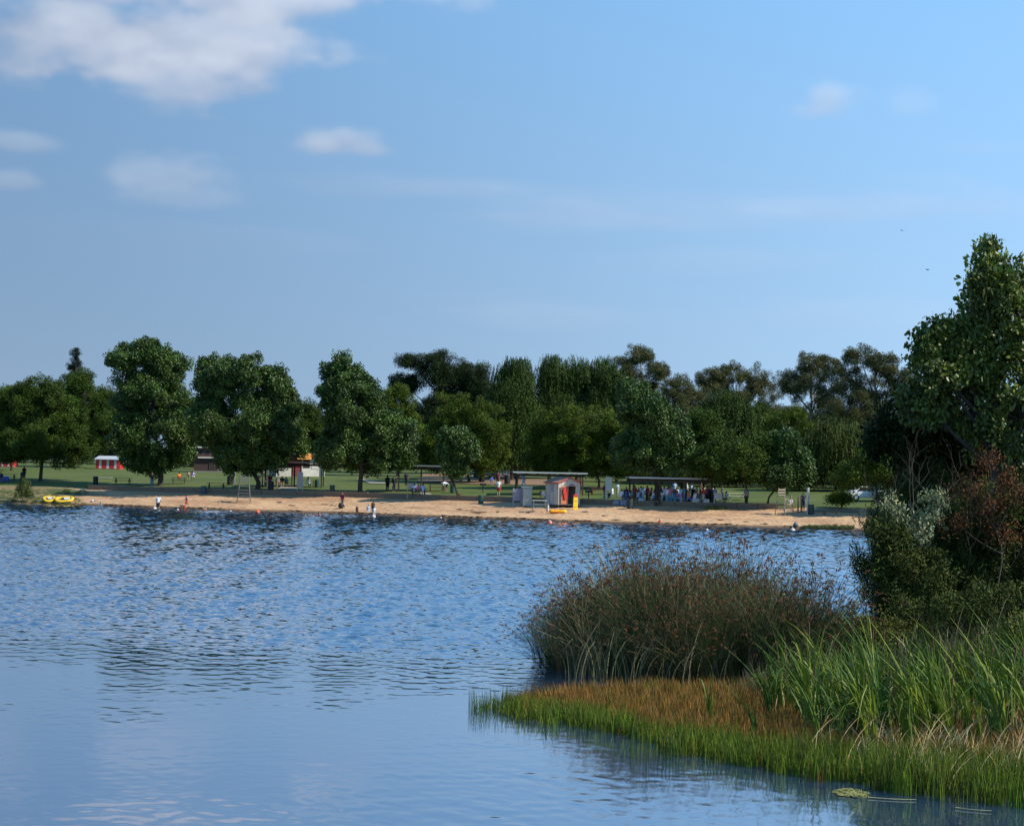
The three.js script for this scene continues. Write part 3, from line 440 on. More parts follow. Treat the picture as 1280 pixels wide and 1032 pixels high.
{ // the tall bulrush stand: stems fanning out, brown seed clusters hanging at the tips
  const r = RNG(61), stems = [], heads = [];
  for (let v = 0; v < 3; v++) {
    const S = [], Hd = [];
    for (let k = 0; k < 26; k++) {
      const a = r() * 6.28, q = 0.35 * Math.sqrt(r()), h = 2.2 + 0.95 * r(), la = r() * 6.28, ll = 0.1 + 0.75 * r() * r(), P = [];
      for (let i = 0; i <= 3; i++) { const t = i / 3; P.push(new THREE.Vector3(Math.cos(a) * q + Math.cos(la) * ll * h * t * t, h * (t - 0.14 * ll * t * t * t), Math.sin(a) * q + Math.sin(la) * ll * h * t * t)); }
      S.push(taper(P, 0.009, 0.004, 3, 0)); const tip = P[3];
      if (r() < 0.34) for (let j = 0; j < 5; j++) { const d = new THREE.Vector3(r() - 0.5 + Math.cos(la) * 0.4, -0.6 * r() + 0.15, r() - 0.5 + Math.sin(la) * 0.4).normalize(), l = 0.06 + 0.07 * r(); Hd.push(bar(tip.toArray(), tip.clone().addScaledVector(d, l).toArray(), 0.004, 3), new THREE.OctahedronGeometry(0.018, 0).scale(1, 1.9, 1).translate(tip.x + d.x * l, tip.y + d.y * l, tip.z + d.z * l)); }
    }
    stems.push(merge(S)); heads.push(merge(Hd));
  }
  const spots = [[], [], []], dead = [];
  for (let k = 0; k < 640; k++) {
    const u = rr(-1, 1), w = rr(-1, 1); if (u * u + w * w > 1) continue; const patchy = 0.5 + 0.95 * fbm(u * 3.2, w * 3.2, 15, 3);
    const x = 4.6 + 3.75 * u + 0.4 * w, z = -49.6 + 3.3 * w, out = Math.hypot(u, w), lean = 0.12 + 0.5 * Math.pow(out, 3), ax = new THREE.Vector3(w, 0, -u * 1.0).normalize(), tall = 0.88 * mix(1.0, 0.58, smooth(0.35, 1, Math.max(-u, 0) + 0.25 * Math.abs(w))) * mix(1, 0.7, smooth(0.2, 1, u)) * rr(0.74, 1.14) * patchy;
    const q = new THREE.Quaternion().setFromAxisAngle(ax.clone().multiplyScalar(-1).set(-ax.x * 0 + w * 0 + -w * -1, 0, -u).normalize(), lean * rr(0.4, 1.1)).multiply(new THREE.Quaternion().setFromEuler(new THREE.Euler(rr(-0.16, 0.16), 0, rr(-0.16, 0.16)))).multiply(yaw());
    (rnd() < 0.16 ? dead : spots[k % 3]).push({ p: new THREE.Vector3(x, -0.05, z), q, s: tall, c: tone(0.55, 1.4, 0.25) });
  }
  const t = thing('bulrush_stand', 'tall dark stand of bulrushes with brown seed clusters in the water', 'bulrushes');
  const sm = mat(0.046, 0.07, 0.015, 0.75), hm = mat(0.13, 0.052, 0.022, 0.85), dm = mat(0.24, 0.19, 0.1, 0.8);
  spots.forEach((s, i) => { foliage('stems', stems[i], sm, s, t); foliage('seed_clusters', heads[i], hm, s, t); });
  foliage('dry_stems', stems[1], dm, dead, t);
  const arch = []; for (let k = 0; k < 70; k++) { const q = onLevel(rr(700, 1040), rr(842, 862)); arch.push({ p: new THREE.Vector3(q.x, 0, q.z), q: yaw(), s: rr(0.7, 1.2), c: tone(0.5, 1.2) }); }
  foliage('arching_leaves', blades(4, 0.2, 1.2, 1.9, 0.018, 0.55, 62, { drop: 0.5, seg: 6 }), mat(0.15, 0.14, 0.07, 0.6), arch, t);
}
{ // cattails: long leaves, some with a brown spike
  const cm = [bladeMat(0.1, 0.17, 0.022, { roughness: 0.42 }), bladeMat(0.19, 0.245, 0.03, { roughness: 0.42 }), bladeMat(0.07, 0.14, 0.028, { roughness: 0.42 })], dry = mat(0.42, 0.33, 0.17, 0.7), spike = mat(0.11, 0.045, 0.02, 0.9), stalk = mat(0.16, 0.17, 0.06, 0.7);
  const leaves = [0, 1, 2, 3, 4, 5, 6, 7].map((k) => blades(10 + k % 3 * 2, 0.1, 1.1, 2.05, 0.04, 0.26, 70 + k, { drop: 0.6, bias: -0.38 + 0.1 * (k % 4), seg: 7 }));
  const dryLeaves = [0, 1].map((k) => blades(4, 0.16, 0.5, 1.1, 0.022, 0.7, 90 + k, { drop: 0.9, seg: 6 }));
  const stem = cyl(0.008, 0.006, 1.35, 0, 0, 0, 5), head = new THREE.CapsuleGeometry(0.016, 0.16, 3, 6).translate(0, 1.42, 0), spikeTip = cyl(0.004, 0.002, 0.15, 0, 1.5, 0, 4);
  const plant = (x, z, v, sc, o = {}) => {
    const g = thing('cattail', o.label || (o.head ? 'cattail with arching green leaves and a brown seed spike' : o.dry ? 'cattail with dry straw leaves folded round its foot' : 'cattail with long green arching leaves in the reed bed'), 'cattail', [x, bankH(x, z) - 0.03, z], rr(-0.7, 0.7), o.label ? undefined : o.head ? 'cattails bearing spikes' : o.dry ? 'cattails with dry feet' : 'leafy cattails');
    part('leaves', leaves[v % 8], cm[v % 3], g).userData.kind = 'stuff';
    if (o.head) { const s = part('stem', stem, stalk, g); s.rotation.z = rr(-0.12, 0.12); part('seed_spike', [head, spikeTip], spike, s); }
    if (o.dry) part('dry_leaves', dryLeaves[v % 2], dry, g).userData.kind = 'stuff';
    g.scale.setScalar(sc); return g;
  };
  let n = 0;
  for (let k = 0; k < 900 && n < 170; k++) {
    const px = rr(955, 1330), py = rr(872, 938), q = onLevel(px, py); if (marshIn(q.x, q.z) < 1.4) continue;
    if (px < 1010 && py > 905) continue;
    n++; plant(q.x, q.z, n, rr(0.75, 1.2) * (px < 1000 ? 0.85 : 1), { head: n % 9 === 0, dry: n % 7 === 1 });
  }
  const a = onLevel(888, 905); plant(a.x, a.z, 3, 0.72, { label: 'lone cattail tuft leaning over the rusty rushes' });
  const b = onLevel(945, 925); plant(b.x, b.z, 5, 0.62, { label: 'thin cattail standing alone beside the reed bed', head: true });
}
{ // other grasses on the bank
  const tuft = blades(34, 0.28, 0.9, 1.7, 0.012, 0.5, 101, { drop: 0.7, seg: 6, bias: 0.15 }), low = blades(60, 0.4, 0.3, 0.8, 0.01, 0.45, 102, { drop: 0.4, seg: 4 });
  const gm = mat(0.17, 0.16, 0.065, 0.6), pink = mat(0.3, 0.19, 0.11, 0.7), gr = bladeMat(0.11, 0.13, 0.03);
  for (const [x, y, d, m, s, lab] of [[985, 838, 46, pink, 0.95, 'tuft of pinkish dry grass at the edge of the bulrushes'], [1010, 830, 46.5, pink, 0.9, 'feathery buff grass tuft next to the pinkish one'], [1040, 815, 47, gm, 0.8, 'olive grass tuft behind the cattails'], [1085, 812, 48, gr, 0.85, 'green grass tuft under the dark bush'], [1135, 812, 47, gm, 1.0, 'grass tuft with pale curving stems below the dark bush'], [1190, 815, 46, gm, 1.1, 'tall grass tuft with bowed pale seed stems'], [1240, 815, 46, gm, 1.15, 'large grass tuft with long bowed stems'], [1275, 800, 46, gm, 1.2, 'grass tuft with plumes beside the lime green bush']]) {
    const p = inPlane(x, y, d); solo('grass_tuft', tuft, m, lab, 'grass', [p.x, bankH(p.x, p.z) - 0.05, p.z], rr(-0.5, 0.5)).scale.setScalar(s);
  }
  const spots = []; for (let k = 0; k < 1500; k++) { const d = rr(43, 66), x = bankEdge(d) + Math.pow(rnd(), 1.4) * 14 - 0.3; spots.push({ p: new THREE.Vector3(x, bankH(x, -d) - 0.05, -d), q: yaw(), s: rr(0.6, 1.2), c: tone(0.4, 1.3) }); }
  const t = tag(foliage('bank_grass', low, mat(0.085, 0.085, 0.03, 0.7), spots, scene), 'rough grass covering the near bank under the bushes', 'grass');
}
// bushes and the big tree on the bank
const bankAt = (x, D) => { const p = inPlane(x, 700, D); p.y = bankH(p.x, p.z); return p; };
const S = { category: 'bush', r: 0.05 };
tree(bankAt(1190, 53), [[1130, 705, 40, 34], [1175, 690, 48, 36], [1225, 700, 50, 44], [1275, 690, 50, 60], [1150, 745, 52, 32], [1215, 755, 55, 34], [1275, 755, 45, 34], [1330, 700, 60, 70], [1240, 650, 45, 36], [1290, 630, 40, 40]], 'shrub', 'big dark willow bush at the edge of the water', { ...S, name: 'willow_bush' });
tree(bankAt(1150, 60), [[1130, 640, 36, 34], [1170, 620, 40, 36], [1150, 690, 50, 34], [1185, 730, 50, 40]], 'shrub', 'dark bush behind the pale leaved one', { ...S, name: 'willow_bush' });
tree(bankAt(1240, 62), [[1220, 636, 46, 38], [1265, 640, 48, 44], [1230, 700, 50, 40], [1290, 710, 50, 44], [1250, 600, 44, 30], [1310, 620, 44, 44]], 'shrub', 'tall dark bush under the cottonwood', { ...S, name: 'willow_bush' });
tree(bankAt(1200, 49), [[1150, 775, 36, 18], [1195, 770, 40, 22], [1245, 765, 44, 24], [1290, 760, 40, 26]], 'shrub', 'low dark bush along the foot of the bank', { ...S, name: 'willow_bush' });
tree(bankAt(1110, 51), [[1112, 672, 24, 22], [1085, 705, 14, 10], [1118, 700, 22, 18], [1112, 738, 26, 24], [1150, 725, 32, 30], [1130, 765, 36, 16]], 'shrub', 'small willow bush with twigs reaching over the water', { ...S, name: 'willow_bush' });
tree(bankAt(1150, 51.5), [[1128, 646, 18, 8], [1160, 652, 18, 9], [1114, 638, 8, 6], [1166, 628, 12, 9], [1146, 672, 14, 8]], 'paleShrub', 'bush with pale leaves in front of the sand', { ...S, name: 'pale_bush', r: 0.025 });
tree(bankAt(1245, 51.6), [[1240, 634, 22, 14], [1270, 606, 20, 18], [1212, 608, 18, 11], [1192, 650, 15, 9], [1262, 668, 24, 13], [1238, 575, 14, 11]], 'redShrub', 'rusty brown dry bush tangled through the dark ones below the cottonwood', { ...S, name: 'rusty_bush', r: 0.035 });
tree(bankAt(1262, 44.5), [[1255, 808, 30, 18], [1290, 800, 34, 24], [1225, 820, 16, 10]], 'limeShrub', 'low lime green bush at the top of the reed bed', { ...S, name: 'lime_bush' });
tree(bankAt(1075, 48), [[1060, 790, 34, 20], [1100, 790, 30, 22], [1030, 800, 20, 14]], 'limeShrub', 'low olive bush between the bulrushes and the dark bush', { ...S, name: 'lime_bush' });
tree(bankAt(1238, 58), [[1238, 318, 15, 16], [1226, 342, 16, 16], [1260, 340, 20, 22], [1240, 370, 24, 24], [1216, 395, 24, 22], [1268, 390, 34, 34], [1182, 420, 24, 20], [1158, 432, 16, 18], [1212, 440, 40, 34], [1262, 450, 40, 46], [1178, 462, 34, 26], [1225, 505, 48, 40], [1158, 500, 28, 24], [1275, 530, 40, 44], [1320, 420, 50, 60], [1325, 520, 50, 60]], 'cottonwood', 'large cottonwood with shiny leaves standing on the near bank', { name: 'cottonwood_tree', r: 0.24 });
tree(bankAt(1160, 61), [[1128, 525, 36, 30], [1168, 545, 46, 34], [1106, 552, 22, 20], [1215, 555, 46, 36], [1262, 560, 44, 40], [1150, 580, 34, 20], [1200, 600, 50, 26], [1260, 610, 50, 40]], 'shadeTinted', 'small dark tree in the shade of the cottonwood', { name: 'shaded_tree', r: 0.14 });
{ // bare dead twigs
  const p = bankAt(1205, 52.5), g = thing('dead_bush', 'bare grey dead bush in front of the small dark tree', 'bush', p), r = RNG(303), B = [];
  const grow = (a, dir, len, rad, lvl) => { const m = a.clone().addScaledVector(dir, len * 0.5).add(new THREE.Vector3(r() - 0.5, r() - 0.3, r() - 0.5).multiplyScalar(len * 0.16)), e = a.clone().addScaledVector(dir, len).add(new THREE.Vector3(r() - 0.5, r() - 0.5, r() - 0.5).multiplyScalar(len * 0.25)); B.push(taper([a, m, e], rad, rad * 0.45, 5)); if (lvl < 4) for (let k = 0; k < 3; k++) grow(k ? m.clone().lerp(e, r()) : e, dir.clone().add(new THREE.Vector3(r() - 0.5, (r() - 0.35) * 0.9, r() - 0.5).multiplyScalar(1.3)).normalize(), len * (0.5 + 0.3 * r()), rad * 0.52, lvl + 1); };
  for (const [x, l] of [[-0.28, 2.3], [0.12, 2.1], [0.5, 1.9], [-0.6, 1.7]]) grow(new THREE.Vector3(x, -0.1, 0), new THREE.Vector3(x * 0.8 - 0.15, 1, 0.1).normalize(), l, 0.035, 0);
  part('branches', B, deadBark, g);
}
{ // things afloat by the rushes
  const r = RNG(404), mats = mat(0.19, 0.2, 0.06, 0.9), P = [];
  const p = onLevel(1064, 992);
  for (let k = 0; k < 420; k++) { const a = r() * 6.28, q = Math.pow(r(), 0.8) * (0.75 + 0.4 * fbm(Math.cos(a) * 2, Math.sin(a) * 2, 4, 2)), x = Math.cos(a) * q * 0.3, z = Math.sin(a) * q * 0.42, s = 0.008 + 0.022 * r() * r(); P.push(new THREE.IcosahedronGeometry(s, 0).scale(1 + 2.5 * r(), 0.35, 1).rotateY(r() * 6).translate(x, 0.008 + 0.02 * r(), z)); }
  solo('algae_mat', P, mats, 'yellow green algae mat floating at the edge of the rushes', 'algae', p).userData.kind = 'stuff';
  const straw = mat(0.45, 0.4, 0.2, 0.7);
  for (const [x0, y0, x1, y1, lab] of [[1085, 996, 1145, 999, 'straw stem afloat right of the algae mat'], [1195, 1009, 1240, 1013, 'short straw stem afloat under the rush edge']]) {
    const a = onLevel(x0, y0, 0.02), b = onLevel(x1, y1, 0.02), c = a.clone().lerp(b, 0.5).add(new THREE.Vector3(0, 0, 0.06));
    solo('floating_stem', taper([a, c, b].map((q) => q.clone().sub(c)), 0.009, 0.005, 5), straw, lab, 'stem', c);
  }
}

// ---------------------------------------------------------------- buildings and shelters of the park
rnd = RNG(3003);
const white = mat(0.72, 0.7, 0.64, 0.7, { map: rep(speck, 0.4) }), offWhite = mat(0.6, 0.58, 0.5, 0.75, { map: rep(speck, 0.5) }), brown = mat(0.09, 0.035, 0.025, 0.85), darkRoof = mat(0.05, 0.05, 0.05, 0.8), greyWood = mat(0.3, 0.27, 0.23, 0.85, { map: rep(speck, 1) }), darkWood = mat(0.055, 0.04, 0.03, 0.85), metal = mat(0.5, 0.52, 0.52, 0.45, { metalness: 0.6 }), concrete = mat(0.26, 0.25, 0.23, 0.9, { map: rep(speck, 0.4) }), green = mat(0.018, 0.06, 0.048, 0.6), black = mat(0.02, 0.02, 0.02, 0.7), glass = mat(0.02, 0.025, 0.03, 0.12), red = mat(0.5, 0.03, 0.025, 0.6), yellow = mat(0.85, 0.55, 0.02, 0.45), orange = mat(0.85, 0.27, 0.02, 0.5), signFace = mat(0.66, 0.67, 0.62, 0.7), lilac = mat(0.3, 0.3, 0.36, 0.7), blueMat = mat(0.03, 0.09, 0.4, 0.6), paleBlue = mat(0.35, 0.5, 0.68, 0.5);
const grooved = noiseTex(256, (u, v) => { const k = (u * 8) % 1, n = tileNoise(u, v, 16, 3, 7); return k < 0.06 ? 0.25 : 0.8 + 0.25 * (n - 0.5); });
{ // beach shed: gable towards the water, doorway in it
  const p = at(703, 632.5), g = thing('beach_shed', 'small grey white lifeguard shed with an open dark doorway on the sand', 'shed', p, 0.5), w = 2.6, d = 2.7, h = 2.25, wallM = mat(0.66, 0.62, 0.53, 0.8, { map: rep(grooved, 0.4), bumpMap: rep(grooved, 0.4), bumpScale: 0.02 }), roofM = mat(0.36, 0.2, 0.15, 0.95, { map: rep(speck, 1.2) }), trim = mat(0.4, 0.07, 0.05, 0.6), T = 0.06, pitch = 0.5;
  part('floor', bx(w, 0.12, d, 0, 0.16, 0), greyWood, g); for (const sx of [-1, 0, 1]) part('skid', bx(0.1, 0.3, d - 0.1, sx * (w / 2 - 0.12), -0.06, 0), darkWood, g);
  const fr = new THREE.Shape([[-w / 2, 0], [w / 2, 0], [w / 2, h], [0, h + pitch], [-w / 2, h]].map((a) => new THREE.Vector2(...a))), ho = new THREE.Path([[-0.12, 0.02], [0.78, 0.02], [0.78, 1.9], [-0.12, 1.9]].map((a) => new THREE.Vector2(...a))); fr.holes.push(ho);
  part('front_wall', new THREE.ExtrudeGeometry(fr, { depth: T, bevelEnabled: false }).translate(0, 0.22, d / 2 - T), wallM, g);
  const bk = new THREE.Shape([[-w / 2, 0], [w / 2, 0], [w / 2, h], [0, h + pitch], [-w / 2, h]].map((a) => new THREE.Vector2(...a)));
  part('rear_wall', new THREE.ExtrudeGeometry(bk, { depth: T, bevelEnabled: false }).translate(0, 0.22, -d / 2), wallM, g);
  for (const s of [-1, 1]) { part('side_wall', bx(T, h, d - 2 * T - 0.01, s * (w / 2 - T / 2), 0.22 + h / 2, 0), wallM, g); const sl = Math.atan2(pitch, w / 2), L = Math.hypot(w / 2, pitch) + 0.2; const r = part('roof', bx(L, 0.06, d + 0.3, 0, 0, 0), roofM, g); r.position.set(s * (L / 2 - 0.0) * Math.cos(sl), 0.22 + h + pitch + 0.05 - L / 2 * Math.sin(sl), 0); r.rotation.z = -s * sl; part('fascia', bx(L - 0.02, 0.13, 0.03, 0, -0.02, d / 2 + 0.17), trim, r); part('eave_board', bx(0.03, 0.1, d + 0.28, s * (L / 2 + 0.016), -0.02, 0), trim, r); }
  part('side_panel', bx(0.02, 0.75, 0.5, -w / 2 - 0.012, 1.85, 0.1), mat(0.28, 0.33, 0.38, 0.6), g);
  part('name_board', bx(0.55, 0.09, 0.02, 0.3, 2.25, d / 2 + 0.012), black, g);
  const door = part('door', bx(0.88, 1.86, 0.05, 0, 0, 0), mat(0.5, 0.16, 0.08, 0.7), g); door.position.set(-0.62, 1.18, d / 2 + 0.12); door.rotation.y = 0.12; part('handle', bx(0.03, 0.14, 0.06, -0.36, -0.05, 0.05), metal, door);
  const o = (x, y, z) => new THREE.Vector3(x, y, z).applyAxisAngle(UP3, 0.5).add(p);
  // hung on the door and leaning beside it
  const v = thing('life_vests', 'red life vests hanging on the shed door', 'life vests', o(-0.6, 0.62, d / 2 + 0.26), 0.55);
  for (const [x, y] of [[-0.12, 0.9], [0.14, 0.86], [0, 0.45]]) part('vest', [rb(0.36, 0.62, 0.14, x - 0.02, y, 0, 0.05), rb(0.1, 0.16, 0.11, x - 0.1, y + 0.32, 0, 0.04), rb(0.1, 0.16, 0.11, x + 0.08, y + 0.32, 0, 0.04)], red, v);
  part('hook_rail', bx(0.7, 0.05, 0.05, 0, 1.3, -0.05), darkWood, v);
  const b = thing('rescue_board', 'upright yellow rescue board with a red tip beside the shed door', 'rescue board', at(719, 637), 0.35), sh = (y0, y1, wd) => { const s = new THREE.Shape(); s.moveTo(-wd, y0); s.lineTo(wd, y0); s.lineTo(wd * 0.92, y1); s.quadraticCurveTo(0, y1 + wd * 0.7, -wd * 0.92, y1); return new THREE.ExtrudeGeometry(s, { depth: 0.08, bevelEnabled: true, bevelSize: 0.02, bevelThickness: 0.02, bevelSegments: 2 }); };
  part('board', sh(0, 1.25, 0.24), yellow, b); part('tip', sh(1.28, 1.5, 0.23), red, b); for (const y of [0.3, 0.9]) part('strap', bx(0.3, 0.04, 0.02, 0, y, 0.115), mat(0.3, 0.22, 0.05, 0.7), b);
  const k = thing('rescue_float', 'orange yellow rescue board lying on the sand by the shed', 'rescue board', at(697, 641.5), 0.1), hull = new THREE.CapsuleGeometry(0.34, 1.15, 6, 14).rotateZ(Math.PI / 2).scale(1, 0.55, 1).translate(0, 0.2, 0);
  part('hull', hull, mat(0.9, 0.36, 0.01, 0.5), k); for (const x of [-0.25, 0.25]) part('handle', bx(0.3, 0.05, 0.04, x, 0.36, 0.16, 0, 0.5), black, k); part('end_cap', new THREE.SphereGeometry(0.345, 12, 8, 0, Math.PI).rotateY(Math.PI / 2).scale(1, 0.56, 1.01).translate(0.6, 0.2, 0), yellow, k);
}
function shelter(p, len, deep, h, label, turn = 0, roofMat = mat(0.45, 0.47, 0.45, 0.6), posts = 3) {
  const g = thing('picnic_shelter', label, 'shelter', p, turn);
  for (let i = 0; i < posts; i++) for (const s of [-1, 1]) part('post', bx(0.16, h + 0.3, 0.16, mix(-len / 2 + 0.5, len / 2 - 0.5, i / (posts - 1)), h / 2 - 0.15, s * (deep / 2 - 0.5)), darkWood, g);
  for (const s of [-1, 1]) part('beam', bx(len - 0.3, 0.22, 0.14, 0, h + 0.11, s * (deep / 2 - 0.5)), darkWood, g);
  for (let i = 0; i < 7; i++) part('rafter', bx(0.08, 0.14, deep - 0.1, mix(-len / 2 + 0.3, len / 2 - 0.3, i / 6), h + 0.3, 0), darkWood, g);
  const roof = part('roof', bx(len, 0.08, deep, 0, h + 0.42, 0), roofMat, g);
  for (const s of [-1, 1]) part('fascia', bx(len, 0.16, 0.03, 0, h + 0.41, s * (deep / 2 + 0.018)), s > 0 ? roofMat : darkWood, roof);
  return g;
}
shelter(at(366, 608), 8.0, 4.5, 2.5, 'dark flat roofed picnic shelter in front of the white kiosk', 0.03, mat(0.1, 0.08, 0.09, 0.8));
shelter(at(526, 613), 6.2, 4.5, 2.45, 'picnic shelter with a green grey roof behind the low wooden notice', 0.05, mat(0.16, 0.2, 0.18, 0.6));
shelter(at(686, 618), 8.2, 4.5, 2.0, 'picnic shelter with a pale roof edge behind the beach shed', 0.04);
shelter(at(838, 627), 9.2, 4.8, 2.05, 'long picnic shelter crowded with people under the silver poplar', 0.04, mat(0.55, 0.56, 0.55, 0.5), 4);
{ // brown building with a tall grey pier
  const p = at(262, 590), g = thing('brown_building', 'dark brown two tier building with white roof edges and a tall grey pier', 'building', p, 0.12), s = 1 / ppm(p);
  part('lower_wall', bx(3.4, 2.2, 5, -0.6, 0.9, -2.5), mat(0.06, 0.035, 0.03, 0.9), g); part('upper_wall', bx(3.0, 1.3, 4.6, -0.6, 2.85, -2.6), mat(0.08, 0.04, 0.03, 0.9), g);
  part('lower_roof_edge', bx(3.0, 0.2, 5.6, -0.25, 2.12, -2.4), white, g); part('upper_roof_edge', bx(2.9, 0.22, 5.2, -0.6, 3.62, -2.5), white, g);
  part('pier', bx(1.3, 5.0, 1.6, 1.75, 2.2, -1.6), concrete, g); part('plinth', bx(4.9, 0.25, 0.4, 0.1, 0.05, 0.25), concrete, g);
  const d = part('door', bx(0.9, 1.9, 0.06, 0.3, 0.95, 0.04), mat(0.04, 0.025, 0.02, 0.8), g); part('handle', bx(0.05, 0.15, 0.05, 0.65, 0.95, 0.1), metal, d);
  for (const x of [-1.4, -0.4]) { const f = part('window', bx(0.7, 0.7, 0.05, x, 2.9, -0.28), mat(0.12, 0.08, 0.06, 0.8), g); part('pane', bx(0.56, 0.56, 0.02, x, 2.9, -0.25), glass, f); }
}
{ // kiosk with the orange sign
  const p = at(383, 595.5), g = thing('snack_kiosk', 'white kiosk with brown upper walls and an orange sign', 'building', p, 0.4);
  part('white_wall', bx(2.9, 3.1, 4, 0.75, 1.3, -2), white, g); part('low_counter_wall', bx(2.1, 1.3, 3.6, -3.2, 0.45, -1.9), offWhite, g); part('brown_wall', bx(1.45, 3.0, 3.8, -1.43, 1.25, -2.05), mat(0.16, 0.03, 0.03, 0.8), g); part('brown_back_wall', bx(2.1, 1.7, 2.6, -3.2, 1.95, -2.3), brown, g);
  part('roof', bx(7.2, 0.24, 5.0, -1.0, 3.02, -2), darkRoof, g); part('fascia', bx(3.6, 0.42, 0.06, 0.9, 2.78, 0.52), mat(0.16, 0.035, 0.03, 0.8), g); part('roof_rim', bx(7.3, 0.1, 0.06, -1.0, 3.1, 0.56), metal, g);
  part('corner_post', bx(0.2, 2.7, 0.2, 2.35, 1.2, 0.3), white, g);
  const w = part('window', bx(0.95, 1.5, 0.08, -0.05, 1.95, 0.03), brown, g); part('pane', bx(0.8, 1.3, 0.03, -0.05, 1.95, 0.07), glass, w);
  const w2 = part('shutter', bx(1.2, 1.4, 0.05, 1.25, 1.75, 0.03), mat(0.75, 0.74, 0.7, 0.6), g);
  for (let i = 0; i < 6; i++) part('slat', bx(1.12, 0.17, 0.03, 1.25, 1.22 + i * 0.21, 0.06), white, w2);
  const sn = part('sign', bx(2.0, 0.8, 0.08, -0.55, 2.72, 0.62), orange, g); sn.material = mat(0.75, 0.33, 0.06, 0.6);
  for (const [y, a] of [[2.88, [0.28, 0.2, 0.34, 0.24, 0.3]], [2.6, [0.2, 0.36, 0.26, 0.22, 0.3]]]) { let x = -1.38; const M = []; for (const q of a) { M.push(bx(q * 0.8, 0.1, 0.02, x + q / 2, y, 0.672)); x += q * 1.12; } part('lettering', M, mat(0.3, 0.09, 0.03, 0.7), sn); }
  const vn = null;
}
for (const [px, py, len, label] of [[134, 288, 3.6, 'low red and white panelled building with a pale roof beyond the lawn'], [2, 292, 3.2, 'red panelled building end at the edge of the far lawn']]) {
  const p = onLand(px, py), g = thing('red_building', label, 'building', p, 0);
  part('wall', bx(len, 1.55, 3, 0, 0.75, -1.6), red, g); const r = part('roof', bx(len + 0.5, 0.1, 3.6, 0, 1.72, -1.5, 0, 0.14), mat(0.42, 0.46, 0.52, 0.7), g);
  for (let i = 0; i < 9; i++) part('panel', bx(len / 10, 1.35, 0.05, mix(-len / 2 + 0.3, len / 2 - 0.3, i / 8), 0.78, -0.06), i % 3 === 1 ? white : red, g);
  part('base', bx(len + 0.1, 0.3, 3.1, 0, -0.1, -1.6), concrete, g);
}
solo('white_post', [cyl(0.12, 0.12, 2.4, 0, 0, 0, 8), new THREE.SphereGeometry(0.13, 8, 6).translate(0, 2.42, 0)], white, 'short white post on the far lawn beside the red building', 'post', at(149.5, 578));

// ---------------------------------------------------------------- signs, chairs, barrels, tables, grills
function twoPost(p, w, h, low, label, m, turn = 0, name = 'notice_board') {   // panel between two posts
  const g = thing(name, label, 'sign', p, turn); for (const s of [-1, 1]) part('post', bx(0.11, low + h + 0.45, 0.11, s * (w / 2 + 0.045), (low + h - 0.4) / 2, 0), m, g);
  const q = part('panel', bx(w, h, 0.05, 0, low + h / 2, 0.0), m, g); part('frame', [bx(w, 0.07, 0.09, 0, low + h - 0.035, 0), bx(w, 0.07, 0.09, 0, low + 0.035, 0)], m, q); return g;
}
twoPost(at(374.5, 615.5), 0.48, 1.7, 0.6, 'tall narrow grey notice panel on two posts by the wall', mat(0.32, 0.32, 0.32, 0.7), 0.1);
twoPost(at(514.5, 621.5), 0.85, 0.62, 0.72, 'low weathered wooden notice on two posts beside two seated people', mat(0.42, 0.38, 0.33, 0.8), 0.1);
twoPost(at(760.5, 629), 0.5, 1.4, 1.1, 'tall pale green white notice panel right of the beach shed', mat(0.5, 0.56, 0.5, 0.7), 0.2);
twoPost(at(897.5, 632), 0.66, 0.58, 0.55, 'small white notice on two white posts at the wall', white, 0.08);
{ const g = twoPost(at(1010, 641.5), 0.7, 1.55, 1.0, 'tall white post sign seen edge on behind the green barrel', white, 1.25); }
{ const p = at(646, 633), g = twoPost(p, 0.72, 1.25, 0.62, 'grey sign board on two posts left of the white cabinet', lilac, 0.25); part('text_line', bx(0.5, 0.07, 0.01, 0, 0.95, 0.031), mat(0.2, 0.2, 0.35, 0.7), g); }
{ const p = at(658, 633), g = thing('white_cabinet', 'upright white storage cabinet beside the beach shed', 'cabinet', p, 0.25), cm = mat(0.34, 0.35, 0.31, 0.7, { map: rep(speck, 0.8) }); part('body', rb(1.0, 1.95, 0.75, 0, 1.0, 0, 0.03), cm, g); part('lid', rb(1.08, 0.12, 0.82, 0, 2.03, 0, 0.03), white, g); const d = part('door', bx(0.9, 1.75, 0.03, 0, 1.0, 0.39), mat(0.38, 0.39, 0.35, 0.7), g); part('handle', bx(0.04, 0.18, 0.05, 0.36, 1.05, 0.42), metal, d); part('plinth', bx(0.9, 0.3, 0.65, 0, -0.1, 0), darkWood, g); }
